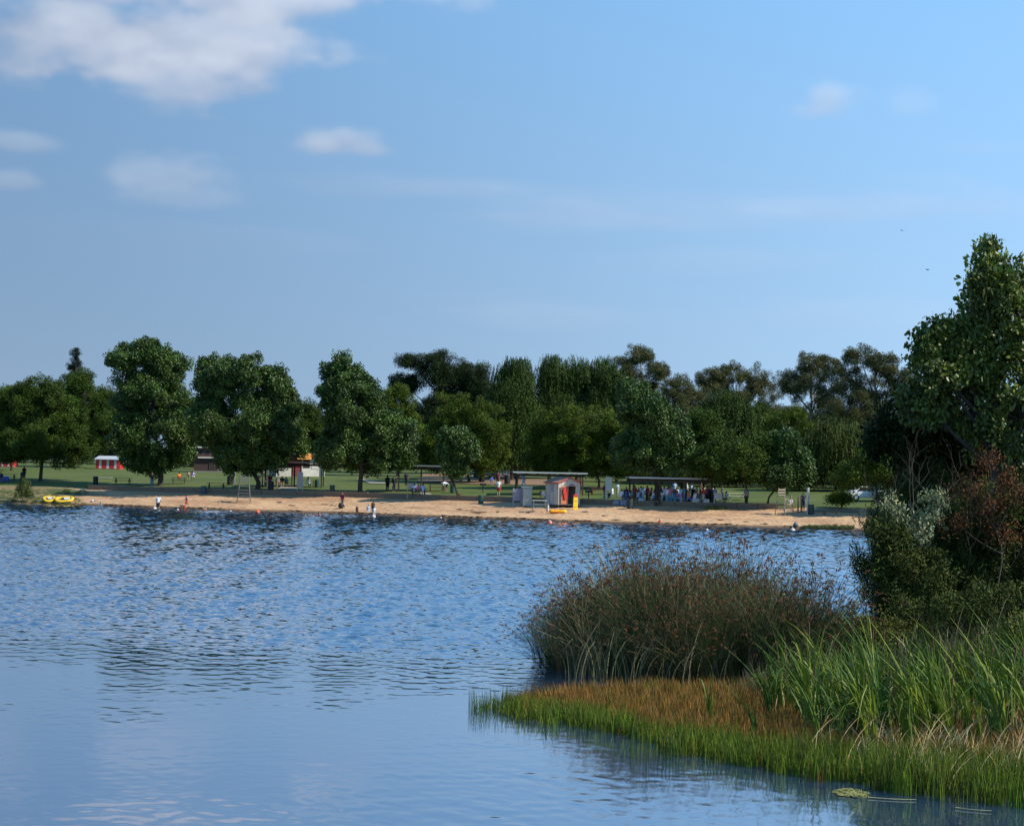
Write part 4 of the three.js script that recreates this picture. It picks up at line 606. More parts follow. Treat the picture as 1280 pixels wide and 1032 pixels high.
function guardChair(p, turn, label, wood, h = 1.75) {
  const g = thing('lifeguard_chair', label, 'lifeguard chair', p, turn), q = [[-0.75, 0.65], [0.75, 0.65], [-0.75, -0.65], [0.75, -0.65]], t = [[-0.5, 0.35], [0.5, 0.35], [-0.5, -0.4], [0.5, -0.4]];
  q.forEach(([x, z], i) => part('leg', bar([x, -0.3, z], [t[i][0], i < 2 ? h + 0.35 : h + 1.15, t[i][1]], 0.05, 6), wood, g));
  const seat = part('seat', bx(1.05, 0.06, 0.8, 0, h, 0), wood, g); for (const s of [-1, 1]) part('armrest', bx(0.1, 0.06, 0.85, s * 0.52, h + 0.36, 0), wood, g);
  for (let i = 0; i < 3; i++) part('back_slat', bx(1.05, 0.17, 0.04, 0, h + 0.42 + i * 0.27, -0.4), wood, g);
  for (const y of [0.45, 0.95]) { part('rung', bar([-0.72 + y * 0.11, y, 0.62 - y * 0.1], [0.72 - y * 0.11, y, 0.62 - y * 0.1], 0.03), wood, g); }
  for (const s of [-1, 1]) part('side_brace', bar([s * 0.7, 0.3, 0.6], [s * 0.56, 1.3, -0.5], 0.025), wood, g);
  part('footboard', bx(1.0, 0.05, 0.3, 0, h - 0.45, 0.5), wood, g); return g;
}
guardChair(at(304.5, 627), 0.15, 'grey lifeguard chair on the sand facing the rafts', mat(0.15, 0.145, 0.13, 0.85), 1.75);
guardChair(at(981, 643.5), 0.75, 'weathered wooden lifeguard chair on the sand beside the white post sign', mat(0.34, 0.29, 0.22, 0.85, { map: rep(speck, 2) }), 1.55);
{ const p = at(674, 639.5), g = thing('guard_stand', 'low metal framed stand with a pale top in front of the shed', 'stand', p, 0.1); part('top', bx(1.5, 0.06, 0.9, 0, 1.15, 0), mat(0.5, 0.52, 0.46, 0.6), g); for (const sx of [-1, 1]) for (const sz of [-1, 1]) part('leg', bar([sx * 0.72, -0.25, sz * 0.5], [sx * 0.6, 1.12, sz * 0.38], 0.03), mat(0.2, 0.2, 0.19, 0.6), g); for (const y of [0.35, 0.75]) part('rung', bar([-0.7, y, 0.46], [0.7, y, 0.46], 0.02), metal, g); }
const barrelGeo = new THREE.LatheGeometry([[0, 0], [0.28, 0], [0.29, 0.02], [0.285, 0.28], [0.3, 0.3], [0.285, 0.32], [0.285, 0.58], [0.3, 0.6], [0.285, 0.62], [0.29, 0.88], [0.26, 0.9], [0.25, 0.82], [0, 0.8]].map((a) => new THREE.Vector2(...a)), 18);
for (const [px, py, m, label, s] of [[254, 617, mat(0.03, 0.09, 0.1, 0.6), 'teal trash barrel at the wall by the picnic bench', 1], [415, 618.5, green, 'dark green trash barrel beside the tapering poplar', 1], [601, 629.5, green, 'green trash barrel on the sand by the wall, alone', 1], [787.5, 636, mat(0.02, 0.04, 0.035, 0.6), 'dark trash barrel against the wall with a child behind it', 1.1], [1014, 642.5, mat(0.02, 0.05, 0.05, 0.6), 'green black trash barrel at the foot of the white post sign', 1.05], [396, 609, green, 'dark green trash barrel at the end of the kiosk shelter', 1], [287, 606, black, 'black trash barrel next to the person in grey', 1.2], [566, 616, mat(0.02, 0.08, 0.05, 0.6), 'bright green trash barrel behind the leaning young tree', 1.1], [119, 605.5, black, 'black trash barrel at the end of the long bench table', 1.1], [28, 600, black, 'black trash barrel beside the blue cooler', 1.1], [602, 603, black, 'black trash bin before the parked sedan', 1.3], [634, 605.5, black, 'black trash bin before the parked truck', 1.3], [338, 613, black, 'black trash barrel at the trunk of the wide poplar', 1.2]]) {
  const g = thing('trash_barrel', label, 'trash can', at(px, py), 0); g.scale.setScalar(s); part('drum', barrelGeo, m, g); part('rim', new THREE.TorusGeometry(0.285, 0.02, 5, 18).rotateX(Math.PI / 2).translate(0, 0.89, 0), m, g);
}
function picnicTable(p, turn, label, len = 1.9, m = darkWood) {
  const g = thing('picnic_table', label, 'picnic table', p, turn);
  for (let i = 0; i < 4; i++) part('plank', bx(len, 0.05, 0.17, 0, 0.74, -0.27 + i * 0.18), m, g);
  for (const s of [-1, 1]) { part('bench', bx(len, 0.05, 0.26, 0, 0.44, s * 0.68), m, g); part('leg_frame', [bar([s * len * 0.36, -0.1, -0.6], [s * len * 0.36, 0.7, -0.2], 0.045), bar([s * len * 0.36, -0.1, 0.6], [s * len * 0.36, 0.7, 0.2], 0.045), bx(0.07, 0.08, 1.5, s * len * 0.36, 0.38, 0)], m, g); }
  return g;
}
for (const [px, py, t, len, label] of [[153, 605, 0.02, 2.3, 'long dark bench table on the lawn left of the silvery poplar'], [270, 611.5, 0.03, 2.3, 'dark green picnic bench beside the teal barrel'], [223, 604.5, 0.2, 1.9, 'picnic table with a person in orange behind the silvery poplar'], [10, 600, 0.1, 2, 'picnic table behind the blue cooler'], [352, 608, 0.1, 2, 'picnic table under the kiosk shelter, left of its pale pad'], [384, 608.5, 0.1, 1.9, 'picnic table under the kiosk shelter with a person in a white shirt'], [523, 619, 0.1, 1.9, 'picnic table with two people seated on its near bench'], [545, 613.5, 0, 1.9, 'picnic table at the far side of the small shelter'], [803, 627, 0.2, 1.9, 'picnic table left of the silver poplar trunk'], [852, 627.5, 0, 2, 'picnic table under the crowded shelter'], [878, 627, 0.1, 2, 'picnic table at the end of the crowded shelter'], [748, 618, 0.1, 2, 'reddish brown picnic table right of the beach shed'], [920, 625, 0.3, 2.4, 'pale picnic table behind the small white notice']])
  picnicTable(at(px, py), t, label, len, label.includes('reddish') ? mat(0.2, 0.06, 0.05, 0.8) : label.startsWith('pale') ? offWhite : darkWood);
for (const [px, py, label] of [[603.5, 616, 'black pedestal grill on the lawn above the lone barrel'], [735.5, 629, 'black pedestal grill beside the beach shed'], [322, 606, 'black pedestal grill at the trunk of the wide poplar']]) { const g = thing('pedestal_grill', label, 'grill', at(px, py), 0.2); part('post', cyl(0.05, 0.05, 1.0, 0, -0.15, 0, 8), black, g); part('fire_box', [bx(0.6, 0.05, 0.45, 0, 0.87, 0), bx(0.6, 0.25, 0.04, 0, 0.98, -0.22), bx(0.04, 0.25, 0.45, -0.3, 0.98, 0), bx(0.04, 0.25, 0.45, 0.3, 0.98, 0)], black, g); part('grate', bx(0.52, 0.02, 0.4, 0, 1.06, 0.02), metal, g); }
{ const p = at(44 / 8, 601.5), g = thing('cooler', 'blue cooler on the grass beside a black barrel', 'cooler', p, 0.1); part('body', rb(0.95, 0.5, 0.5, 0, 0.27, 0, 0.05), blueMat, g); part('lid', rb(0.98, 0.12, 0.53, 0, 0.56, 0, 0.04), mat(0.04, 0.12, 0.5, 0.5), g); part('handle', bx(0.3, 0.03, 0.04, 0, 0.42, 0.27), white, g); }
{ const p = at(131, 597.5), g = thing('towel', 'white towel spread on the lawn by the long bench table', 'towel', p, 0.1); part('cloth', bx(1.8, 0.05, 0.9, 0, 0.08, 0), white, g); }
// small posts at the right end of the sand
for (const [px, py, h, label] of [[1031, 643, 0.45, 'short thick wooden stump at the back of the sand'], [1046, 643.5, 0.7, 'thin wooden post behind the sand, next to the stump'], [1074, 644.5, 0.6, 'wooden post at the end of the sand by the grass'], [999, 640.5, 1.6, 'pair of brown posts left of the white post sign']]) { const g = solo('wooden_post', px === 999 ? [bx(0.13, h + 0.3, 0.13, -0.1, h / 2 - 0.15, 0), bx(0.13, h + 0.3, 0.13, 0.22, h / 2 - 0.15, 0)] : [bx(px === 1031 ? 0.3 : 0.09, h + 0.3, 0.12, 0, h / 2 - 0.15, 0)], mat(0.16, 0.11, 0.075, 0.9), label, 'post', at(px, py)); }
// ---------------------------------------------------------------- yellow rafts on the bank, floats in the water
function raft(p, L, Wd, turn, label) {
  const g = thing('raft', label, 'raft', p, turn), ring = [], n = 40; for (let i = 0; i < n; i++) { const a = i / n * 6.2832, c = Math.cos(a), s = Math.sin(a); ring.push(new THREE.Vector3(Math.sign(c) * Math.pow(Math.abs(c), 0.7) * L / 2, 0.26 + 0.08 * Math.abs(c) ** 4, Math.sign(s) * Math.pow(Math.abs(s), 0.7) * Wd / 2)); }
  const curve = new THREE.CatmullRomCurve3(ring, true); part('tube', new THREE.TubeGeometry(curve, 60, 0.2, 10, true), mat(0.72, 0.46, 0.02, 0.6), g); part('floor', new THREE.CylinderGeometry(0.5, 0.5, 0.06, 24).scale(L - 0.2, 1, Wd - 0.2).translate(0, 0.1, 0), mat(0.4, 0.42, 0.46, 0.7), g); part('bench', rb(0.35, 0.14, Wd - 0.3, -0.1, 0.3, 0, 0.05), black, g); part('gear_bag', rb(0.7, 0.3, 0.45, L * 0.16, 0.3, -0.1, 0.1), mat(0.6, 0.6, 0.62, 0.7), g); part('grab_line', new THREE.TubeGeometry(new THREE.CatmullRomCurve3(ring.map((v) => new THREE.Vector3(v.x * 1.12, v.y + 0.06, v.z * 1.18)), true), 60, 0.018, 5, true), black, g); return g;
}
{ const a = raft(at(61, 627), 1.1, 1.3, 0.5, 'shorter yellow raft pulled up on the grassy bank'), b = raft(at(80, 627.5), 1.8, 1.25, 0.22, 'longer yellow raft with gear in it pulled up beside the shorter one'); a.rotation.x = 0.35; b.rotation.x = 0.35; a.position.y += 0.1; b.position.y += 0.1; a.scale.y = b.scale.y = 0.8; }
const half = (y0, y1, R) => new THREE.SphereGeometry(R, 18, 10, 0, Math.PI * 2, y0, y1);
for (const [px, py, R, m, label] of [[193, 636, 0.22, white, 'white ball float at the feet of the wader in white'], [467, 646, 0.22, white, 'white ball float by the two children at the waterline'], [322, 640.5, 0.24, mat(0.85, 0.12, 0.02, 0.5), 'bright orange ball float in front of the grey lifeguard chair'], [991, 663.5, 0.24, white, 'white ball float off the wooden lifeguard chair'], [687, 654, 0.24, mat(0.65, 0.03, 0.03, 0.5), 'red and white float in front of the beach shed'], [1091, 667, 0.26, mat(0.75, 0.06, 0.05, 0.5), 'red float near the end of the sand'], [884, 662.5, 0.12, white, 'tiny white float off the small white notice'], [551, 647.5, 0.11, white, 'tiny white float off the low wooden notice'], [288, 639.5, 0.12, white, 'tiny white float between the orange float and the waders'], [222, 637.5, 0.14, mat(0.7, 0.6, 0.55, 0.6), 'tiny pale float beside the child in red shorts'], [314, 637, 0.2, mat(0.7, 0.68, 0.62, 0.7), 'small white bag float left of the orange float']]) {
  const p = onLevel(px, py), g = thing('float', label, 'float', [p.x, 0.02, p.z], 0.6); part('lower_half', half(Math.PI / 2, Math.PI / 2, R), m, g); part('upper_half', half(0, Math.PI / 2, R), label.includes('red and white') ? m : m, g); part('band', new THREE.TorusGeometry(R, R * 0.09, 6, 20).rotateX(Math.PI / 2), m, g); part('eye', new THREE.TorusGeometry(R * 0.25, R * 0.07, 5, 10).translate(0, R * 1.15, 0), label.includes('red and white') ? white : m, g); if (label.includes('red and white')) part('cap', half(0, Math.PI * 0.36, R * 1.02), white, g).rotation.z = -0.7;
}
solo('dark_float', [new THREE.SphereGeometry(0.26, 14, 10)], mat(0.12, 0.13, 0.14, 0.6), 'dark grey ball lying at the grassy waterline', 'float', at(995, 658.5).add(new THREE.Vector3(0, 0.15, 0)));
// ---------------------------------------------------------------- parked vehicles
function vehicle(p, turn, paint, label, type = 'car') {
  const g = thing('parked_car', label, type === 'truck' ? 'truck' : 'car', p, turn), L = type === 'truck' ? 5.2 : 4.5, Wd = 1.75, pts = type === 'truck' ? [[-2.6, 0.45], [-2.6, 1.05], [-0.5, 1.05], [-0.35, 1.72], [0.95, 1.75], [1.45, 1.15], [2.5, 1.05], [2.6, 0.45]] : type === 'van' ? [[-2.3, 0.4], [-2.3, 1.9], [1.1, 1.95], [1.75, 1.2], [2.3, 1.05], [2.3, 0.4]] : [[-2.25, 0.42], [-2.25, 0.95], [-1.7, 1.02], [-1.1, 1.48], [0.5, 1.5], [1.2, 1.0], [2.15, 0.85], [2.25, 0.42]];
  const s = new THREE.Shape(pts.map((a) => new THREE.Vector2(...a))); part('body', toCreasedNormals(new THREE.ExtrudeGeometry(s, { depth: Wd - 0.16, bevelEnabled: true, bevelSize: 0.08, bevelThickness: 0.08, bevelSegments: 3 }).translate(0, 0, -Wd / 2 + 0.08), 0.6), paint, g);
  const win = type === 'truck' ? [[[-0.25, 1.2], [-0.2, 1.66], [0.35, 1.68], [0.35, 1.2]], [[0.42, 1.2], [0.42, 1.68], [0.9, 1.68], [1.25, 1.2]]] : type === 'van' ? [[[0.2, 1.25], [0.2, 1.8], [1.05, 1.8], [1.45, 1.25]], [[-1.9, 1.25], [-1.9, 1.8], [0.05, 1.8], [0.05, 1.25]]] : [[[-1.25, 1.05], [-0.95, 1.42], [-0.35, 1.43], [-0.35, 1.05]], [[-0.27, 1.05], [-0.27, 1.43], [0.45, 1.43], [0.95, 1.05]]];
  for (const z of [-1, 1]) for (const w of win) part('side_window', new THREE.ExtrudeGeometry(new THREE.Shape(w.map((a) => new THREE.Vector2(...a))), { depth: 0.02, bevelEnabled: false }).translate(0, 0, z > 0 ? Wd / 2 + 0.001 : -Wd / 2 - 0.021), glass, g);
  for (const x of [-L * 0.31, L * 0.31]) for (const z of [-1, 1]) { const w = part('wheel', new THREE.TorusGeometry(0.25, 0.1, 8, 20).translate(x, 0.33, z * (Wd / 2 - 0.02)), black, g); part('rim', new THREE.CylinderGeometry(0.19, 0.19, 0.12, 14).rotateX(Math.PI / 2).translate(x, 0.33, z * (Wd / 2 + 0.0)), metal, w); }
  for (const z of [-1, 1]) { part('headlight', rb(0.08, 0.14, 0.3, L / 2 - 0.02, 0.75, z * 0.55, 0.03), white, g); part('tail_light', rb(0.06, 0.16, 0.24, -L / 2 - 0.0, 0.8, z * 0.6, 0.03), red, g); }
  part('bumper', [rb(0.14, 0.2, Wd, L / 2, 0.5, 0, 0.05), rb(0.14, 0.2, Wd, -L / 2, 0.5, 0, 0.05)], black, g); return g;
}
const paint = (r, g, b) => new THREE.MeshPhysicalMaterial({ color: lin(r, g, b), roughness: 0.4, clearcoat: 1, clearcoatRoughness: 0.08 });
vehicle(at(608, 597), 0.1, paint(0.25, 0.27, 0.3), 'grey sedan parked behind the trees left of the white truck');
vehicle(at(630, 598.5), 3.3, paint(0.62, 0.68, 0.75), 'white pickup truck parked behind the lawn', 'truck');
vehicle(at(341, 593), 0.2, paint(0.5, 0.58, 0.66), 'pale blue van parked left of the white kiosk', 'van');
vehicle(at(1083, 626), 0.15, paint(0.7, 0.72, 0.72), 'white sedan parked behind the small yellow green tree, left of its trunk');
vehicle(at(1122, 627), 0.1, paint(0.66, 0.7, 0.66), 'white van parked right of the small yellow green tree', 'van');
vehicle(at(1150, 629), 0.15, paint(0.12, 0.35, 0.3), 'teal sedan parked at the end of the row by the bank');
vehicle(at(1195, 629), 0.1, paint(0.55, 0.55, 0.55), 'silver sedan behind the pale leaved bush');
// driftwood, weed and grass along the waterline; a young bush on the left bank
{
  const spots = [], tw = merge(Array.from({ length: 9 }, (_, k) => bar([rr(-0.4, 0.4), rr(0.01, 0.06), rr(-0.15, 0.15)], [rr(-0.5, 0.5), rr(0.01, 0.1), rr(-0.2, 0.2)], 0.014, 4)).concat(Array.from({ length: 10 }, () => new THREE.IcosahedronGeometry(rr(0.03, 0.08), 0).scale(1.6, 0.5, 1).translate(rr(-0.4, 0.4), 0.02, rr(-0.2, 0.2)))));
  for (let k = 0; k < 420; k++) { const x = rr(-55, 38), s = 0.35 + 0.35 * Math.pow(rnd(), 2), z = shoreZ(x) - s; if (fbm(x * 0.3, 2, 8, 3) < 0.42) continue; spots.push({ p: new THREE.Vector3(x, landH(x, z) + 0.02, z), q: yaw(), s: rr(0.25, 0.65), c: tone(0.5, 1.2) }); }
  for (const [x, y] of [[575, 637], [590, 640], [588, 638], [600, 641], [350, 628], [362, 632], [480, 629], [418, 632], [408, 631], [860, 650], [912, 655], [900, 650], [758, 645], [770, 650], [735, 640], [955, 655], [935, 652], [660, 641], [620, 640]]) for (let j = 0; j < 3; j++) { const p = at(x + rr(-4, 4), y + rr(-0.4, 0.4)); spots.push({ p: p.add(new THREE.Vector3(0, 0.02, 0)), q: yaw(), s: rr(0.4, 0.9), c: tone(0.6, 1.3) }); }
  tag(foliage('shore_litter', tw, mat(0.07, 0.045, 0.028, 0.95), spots, scene), 'dark driftwood twigs and weed washed up along the sand', 'driftwood');
  const gs = [], gl = blades(26, 0.3, 0.15, 0.5, 0.03, 0.35, 701);
  for (let k = 0; k < 260; k++) { const p = at(rr(1003, 1068), rr(657.5, 661.5)); gs.push({ p, q: yaw(), s: rr(0.3, 0.7), c: tone(0.6, 1.3) }); }
  for (let k = 0; k < 900; k++) { const p = at(rr(-60, 108), rr(612, 631)); if (rnd() < 0.3) gs.push({ p, q: yaw(), s: rr(0.4, 1.0), c: tone(0.5, 1.4, 0.35) }); }
  for (let k = 0; k < 260; k++) { const p = at(rr(1085, 1190), rr(636, 660)); gs.push({ p, q: yaw(), s: rr(0.5, 1.1), c: tone(0.6, 1.3) }); }
  for (let k = 0; k < 40; k++) { const p = at(rr(884, 906), rr(635, 638)); gs.push({ p, q: yaw(), s: rr(0.6, 1.1), c: tone(0.6, 1.3) }); }
  for (let k = 0; k < 500; k++) { const x = rr(WALL_X0, WALL_X1), z = shoreZ(x) - WALL_S - rr(0.3, 1.2); gs.push({ p: new THREE.Vector3(x, landH(x, z), z), q: yaw(), s: rr(0.25, 0.5), c: tone(0.6, 1.3) }); }
  tag(foliage('shore_grass', gl, mat(0.09, 0.12, 0.03, 0.8), gs, scene), 'tufts of rough grass at the water and along the wall', 'grass');
}
KIND.sapling = { ...KIND.broad, clump: leafClump(26, 0.3, 0.16, 0.06, 77, { up: 0.2 }), rc: 0.32, m: leaf(0.075, 0.1, 0.03, 0.6), dens: 0.8 };
tree(at(30, 629), [[28, 612, 9, 8], [33, 620, 9, 7], [24, 621, 8, 6], [29, 604, 6, 5]], 'sapling', 'young bush at the water left of the yellow rafts', { name: 'young_bush', category: 'bush', r: 0.05 });
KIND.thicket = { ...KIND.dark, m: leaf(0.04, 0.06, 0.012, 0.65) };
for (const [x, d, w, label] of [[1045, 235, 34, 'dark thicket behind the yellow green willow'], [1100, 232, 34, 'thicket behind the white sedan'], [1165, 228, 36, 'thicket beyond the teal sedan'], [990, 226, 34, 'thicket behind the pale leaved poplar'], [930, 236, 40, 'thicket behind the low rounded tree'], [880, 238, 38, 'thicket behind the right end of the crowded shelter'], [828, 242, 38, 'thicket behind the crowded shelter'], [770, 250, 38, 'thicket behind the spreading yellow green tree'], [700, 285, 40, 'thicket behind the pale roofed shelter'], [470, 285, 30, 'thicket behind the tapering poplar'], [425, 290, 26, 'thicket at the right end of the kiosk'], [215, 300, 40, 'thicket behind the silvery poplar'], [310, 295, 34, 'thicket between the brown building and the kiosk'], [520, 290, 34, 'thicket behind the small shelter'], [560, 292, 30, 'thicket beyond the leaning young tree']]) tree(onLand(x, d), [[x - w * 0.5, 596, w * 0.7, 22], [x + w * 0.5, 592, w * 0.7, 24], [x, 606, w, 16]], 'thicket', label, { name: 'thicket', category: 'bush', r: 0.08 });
for (const [x, y, w, label] of [[1052, 635, 20, 'low yellow green bush at the right end of the sand, beside a post'], [1108, 637, 16, 'low bush at the foot of the small yellow green tree'], [1142, 637, 22, 'low bush in front of the teal sedan'], [1185, 636, 24, 'low bush in front of the silver sedan']]) tree(at(x, y), [[x - w * 0.4, y - 9, w * 0.6, 6], [x + w * 0.4, y - 8, w * 0.6, 6], [x, y - 12, w * 0.5, 6]], 'lime', label, { name: 'low_bush', category: 'bush', r: 0.05 });

// ---------------------------------------------------------------- people: one continuous body each, clothes over it
rnd = RNG(4004);
function meshField(bones, cell, k = 0.045, colorAt) {        // surface nets over smoothly joined tapered capsules
  let lo = [9, 9, 9], hi = [-9, -9, -9]; for (const b of bones) for (const [p, r] of [[b[0], b[2]], [b[1], b[3]]]) p.forEach((v, i) => { lo[i] = Math.min(lo[i], v - r - cell * 2.5); hi[i] = Math.max(hi[i], v + r + cell * 2.5); });
  const n = lo.map((v, i) => Math.ceil((hi[i] - v) / cell) + 1), D = new Float32Array(n[0] * n[1] * n[2]).fill(1), I = (x, y, z) => (z * n[1] + y) * n[0] + x;
  for (const [a, b, ra, rb2] of bones) {
    const e = [b[0] - a[0], b[1] - a[1], b[2] - a[2]], ee = e[0] * e[0] + e[1] * e[1] + e[2] * e[2] || 1e-9, R = Math.max(ra, rb2) + k + cell * 2, s = [0, 1, 2].map((i) => Math.max(0, Math.floor((Math.min(a[i], b[i]) - R - lo[i]) / cell))), t = [0, 1, 2].map((i) => Math.min(n[i] - 1, Math.ceil((Math.max(a[i], b[i]) + R - lo[i]) / cell)));
    for (let z = s[2]; z <= t[2]; z++) for (let y = s[1]; y <= t[1]; y++) for (let x = s[0]; x <= t[0]; x++) {
      const px = lo[0] + x * cell - a[0], py = lo[1] + y * cell - a[1], pz = lo[2] + z * cell - a[2], h = clamp((px * e[0] + py * e[1] + pz * e[2]) / ee), d = Math.hypot(px - e[0] * h, py - e[1] * h, pz - e[2] * h) - mix(ra, rb2, h), i = I(x, y, z), o = D[i], m = Math.max(k - Math.abs(o - d), 0) / k;
      D[i] = Math.min(o, d) - m * m * k * 0.25;
    }
  }
  const pos = [], idx = [], V = new Map(), col = [];
  const vert = (x, y, z) => {
    const key = I(x, y, z); if (V.has(key)) return V.get(key); let c = 0, q = [0, 0, 0];
    for (const [a, b] of EDGES) { const A = CORN[a], B = CORN[b], da = D[I(x + A[0], y + A[1], z + A[2])], db = D[I(x + B[0], y + B[1], z + B[2])]; if (da < 0 !== db < 0) { const t = da / (da - db); c++; for (let i = 0; i < 3; i++) q[i] += A[i] + (B[i] - A[i]) * t; } }
    const v = pos.length / 3, w = [x, y, z].map((u, i) => lo[i] + (u + q[i] / c) * cell); pos.push(...w); if (colorAt) col.push(...colorAt(w)); V.set(key, v); return v;
  };
  for (let z = 1; z < n[2] - 1; z++) for (let y = 1; y < n[1] - 1; y++) for (let x = 1; x < n[0] - 1; x++) {
    const d = D[I(x, y, z)];
    const quad = (e, f) => { const a = vert(x - f[0][0], y - f[0][1], z - f[0][2]), b = vert(x - f[1][0], y - f[1][1], z - f[1][2]), c = vert(x - f[2][0], y - f[2][1], z - f[2][2]), g = vert(x - f[3][0], y - f[3][1], z - f[3][2]); if (d < 0) idx.push(a, b, c, a, c, g); else idx.push(a, c, b, a, g, c); };
    if (d < 0 !== D[I(x + 1, y, z)] < 0) quad(0, [[0, 0, 0], [0, 1, 0], [0, 1, 1], [0, 0, 1]].map((v) => v).reverse());
    if (d < 0 !== D[I(x, y + 1, z)] < 0) quad(1, [[0, 0, 0], [1, 0, 0], [1, 0, 1], [0, 0, 1]]);
    if (d < 0 !== D[I(x, y, z + 1)] < 0) quad(2, [[0, 0, 0], [1, 0, 0], [1, 1, 0], [0, 1, 0]].reverse());
  }
  const g = new THREE.BufferGeometry(); g.setAttribute('position', new THREE.Float32BufferAttribute(pos, 3)); if (colorAt) g.setAttribute('color', new THREE.Float32BufferAttribute(col, 3)); g.setIndex(idx); g.computeVertexNormals(); return g;
}
const CORN = [[0, 0, 0], [1, 0, 0], [0, 1, 0], [1, 1, 0], [0, 0, 1], [1, 0, 1], [0, 1, 1], [1, 1, 1]], EDGES = [[0, 1], [2, 3], [4, 5], [6, 7], [0, 2], [1, 3], [4, 6], [5, 7], [0, 4], [1, 5], [2, 6], [3, 7]];
// joints of each pose, for a height of 1.72 m, facing +z
const POSES = {
  stand: { pel: [0, 0.95, 0], chest: [0, 1.28, 0.01], neck: [0, 1.46, 0.0], head: [0, 1.6, 0.03], sh: [0.18, 1.41, 0], el: [0.25, 1.13, -0.03], wr: [0.24, 0.88, 0.06], hip: [0.095, 0.92, 0], kn: [0.1, 0.5, 0.02], an: [0.1, 0.08, -0.03], toe: [0.13, 0.035, 0.14] },
  walk: { pel: [0, 0.93, 0], chest: [0, 1.26, 0.04], neck: [0, 1.44, 0.05], head: [0, 1.58, 0.09], sh: [0.18, 1.39, 0.04], el: [0.25, 1.12, -0.08], wr: [0.22, 0.9, 0.06], hip: [0.095, 0.9, 0], kn: [0.1, 0.5, 0.2], an: [0.1, 0.1, 0.22], toe: [0.12, 0.05, 0.38], L: { el: [-0.24, 1.13, 0.14], wr: [-0.2, 0.94, 0.28], kn: [-0.1, 0.48, -0.06], an: [-0.1, 0.12, -0.36], toe: [-0.12, 0.035, -0.2] } },
  wade: { pel: [0, 0.95, 0], chest: [0, 1.27, 0.06], neck: [0, 1.44, 0.08], head: [0, 1.57, 0.14], sh: [0.18, 1.4, 0.06], el: [0.28, 1.15, 0.08], wr: [0.16, 1.06, 0.3], hip: [0.095, 0.92, 0], kn: [0.11, 0.5, 0.03], an: [0.12, 0.08, -0.03], toe: [0.15, 0.035, 0.14] },
  sit: { pel: [0, 0.53, 0], chest: [0, 0.85, 0.06], neck: [0, 1.03, 0.09], head: [0, 1.17, 0.14], sh: [0.18, 0.98, 0.07], el: [0.25, 0.73, 0.12], wr: [0.14, 0.74, 0.36], hip: [0.095, 0.5, 0.02], kn: [0.12, 0.5, 0.44], an: [0.11, 0.08, 0.42], toe: [0.13, 0.035, 0.58] },
  bend: { pel: [0, 0.9, -0.12], chest: [0, 1.02, 0.22], neck: [0, 1.03, 0.42], head: [0, 0.98, 0.56], sh: [0.18, 1.0, 0.34], el: [0.22, 0.74, 0.42], wr: [0.16, 0.5, 0.5], hip: [0.1, 0.87, -0.1], kn: [0.12, 0.48, 0.0], an: [0.12, 0.08, -0.1], toe: [0.15, 0.035, 0.07] },
  crouch: { pel: [0, 0.3, -0.12], chest: [0, 0.58, 0.06], neck: [0, 0.74, 0.13], head: [0, 0.86, 0.2], sh: [0.18, 0.68, 0.1], el: [0.26, 0.45, 0.22], wr: [0.16, 0.26, 0.36], hip: [0.1, 0.28, -0.1], kn: [0.16, 0.46, 0.26], an: [0.13, 0.08, 0.0], toe: [0.16, 0.035, 0.17] },
  step: { pel: [0, 0.98, -0.06], chest: [0, 1.22, 0.18], neck: [0, 1.32, 0.32], head: [0, 1.36, 0.46], sh: [0.18, 1.28, 0.24], el: [0.22, 1.04, 0.36], wr: [0.16, 0.86, 0.48], hip: [0.095, 0.95, -0.05], kn: [0.11, 0.52, 0.04], an: [0.1, 0.08, -0.1], toe: [0.12, 0.035, 0.07] },
};
const handGeo = (() => {                                     // palm, four fingers of unequal length slightly curled, thumb from the side of the palm; fingers along -y
  const B = [[[-0.02, -0.02, 0], [-0.022, -0.075, 0], 0.022, 0.02], [[0.02, -0.02, 0], [0.022, -0.075, 0], 0.022, 0.019], [[0, 0.03, 0], [0, -0.06, 0], 0.026, 0.022]];
  [[-0.032, 0.062], [-0.011, 0.075], [0.011, 0.07], [0.031, 0.054]].forEach(([x, l]) => { B.push([[x, -0.085, 0], [x * 1.15, -0.085 - l * 0.55, 0.008], 0.0095, 0.0085], [[x * 1.15, -0.085 - l * 0.55, 0.008], [x * 1.2, -0.085 - l * 0.95, 0.03], 0.0085, 0.007]); });
  B.push([[-0.03, -0.02, 0.005], [-0.056, -0.055, 0.02], 0.013, 0.0105], [[-0.056, -0.055, 0.02], [-0.058, -0.085, 0.034], 0.0105, 0.008]);
  return meshField(B, 0.0075, 0.008);
})();
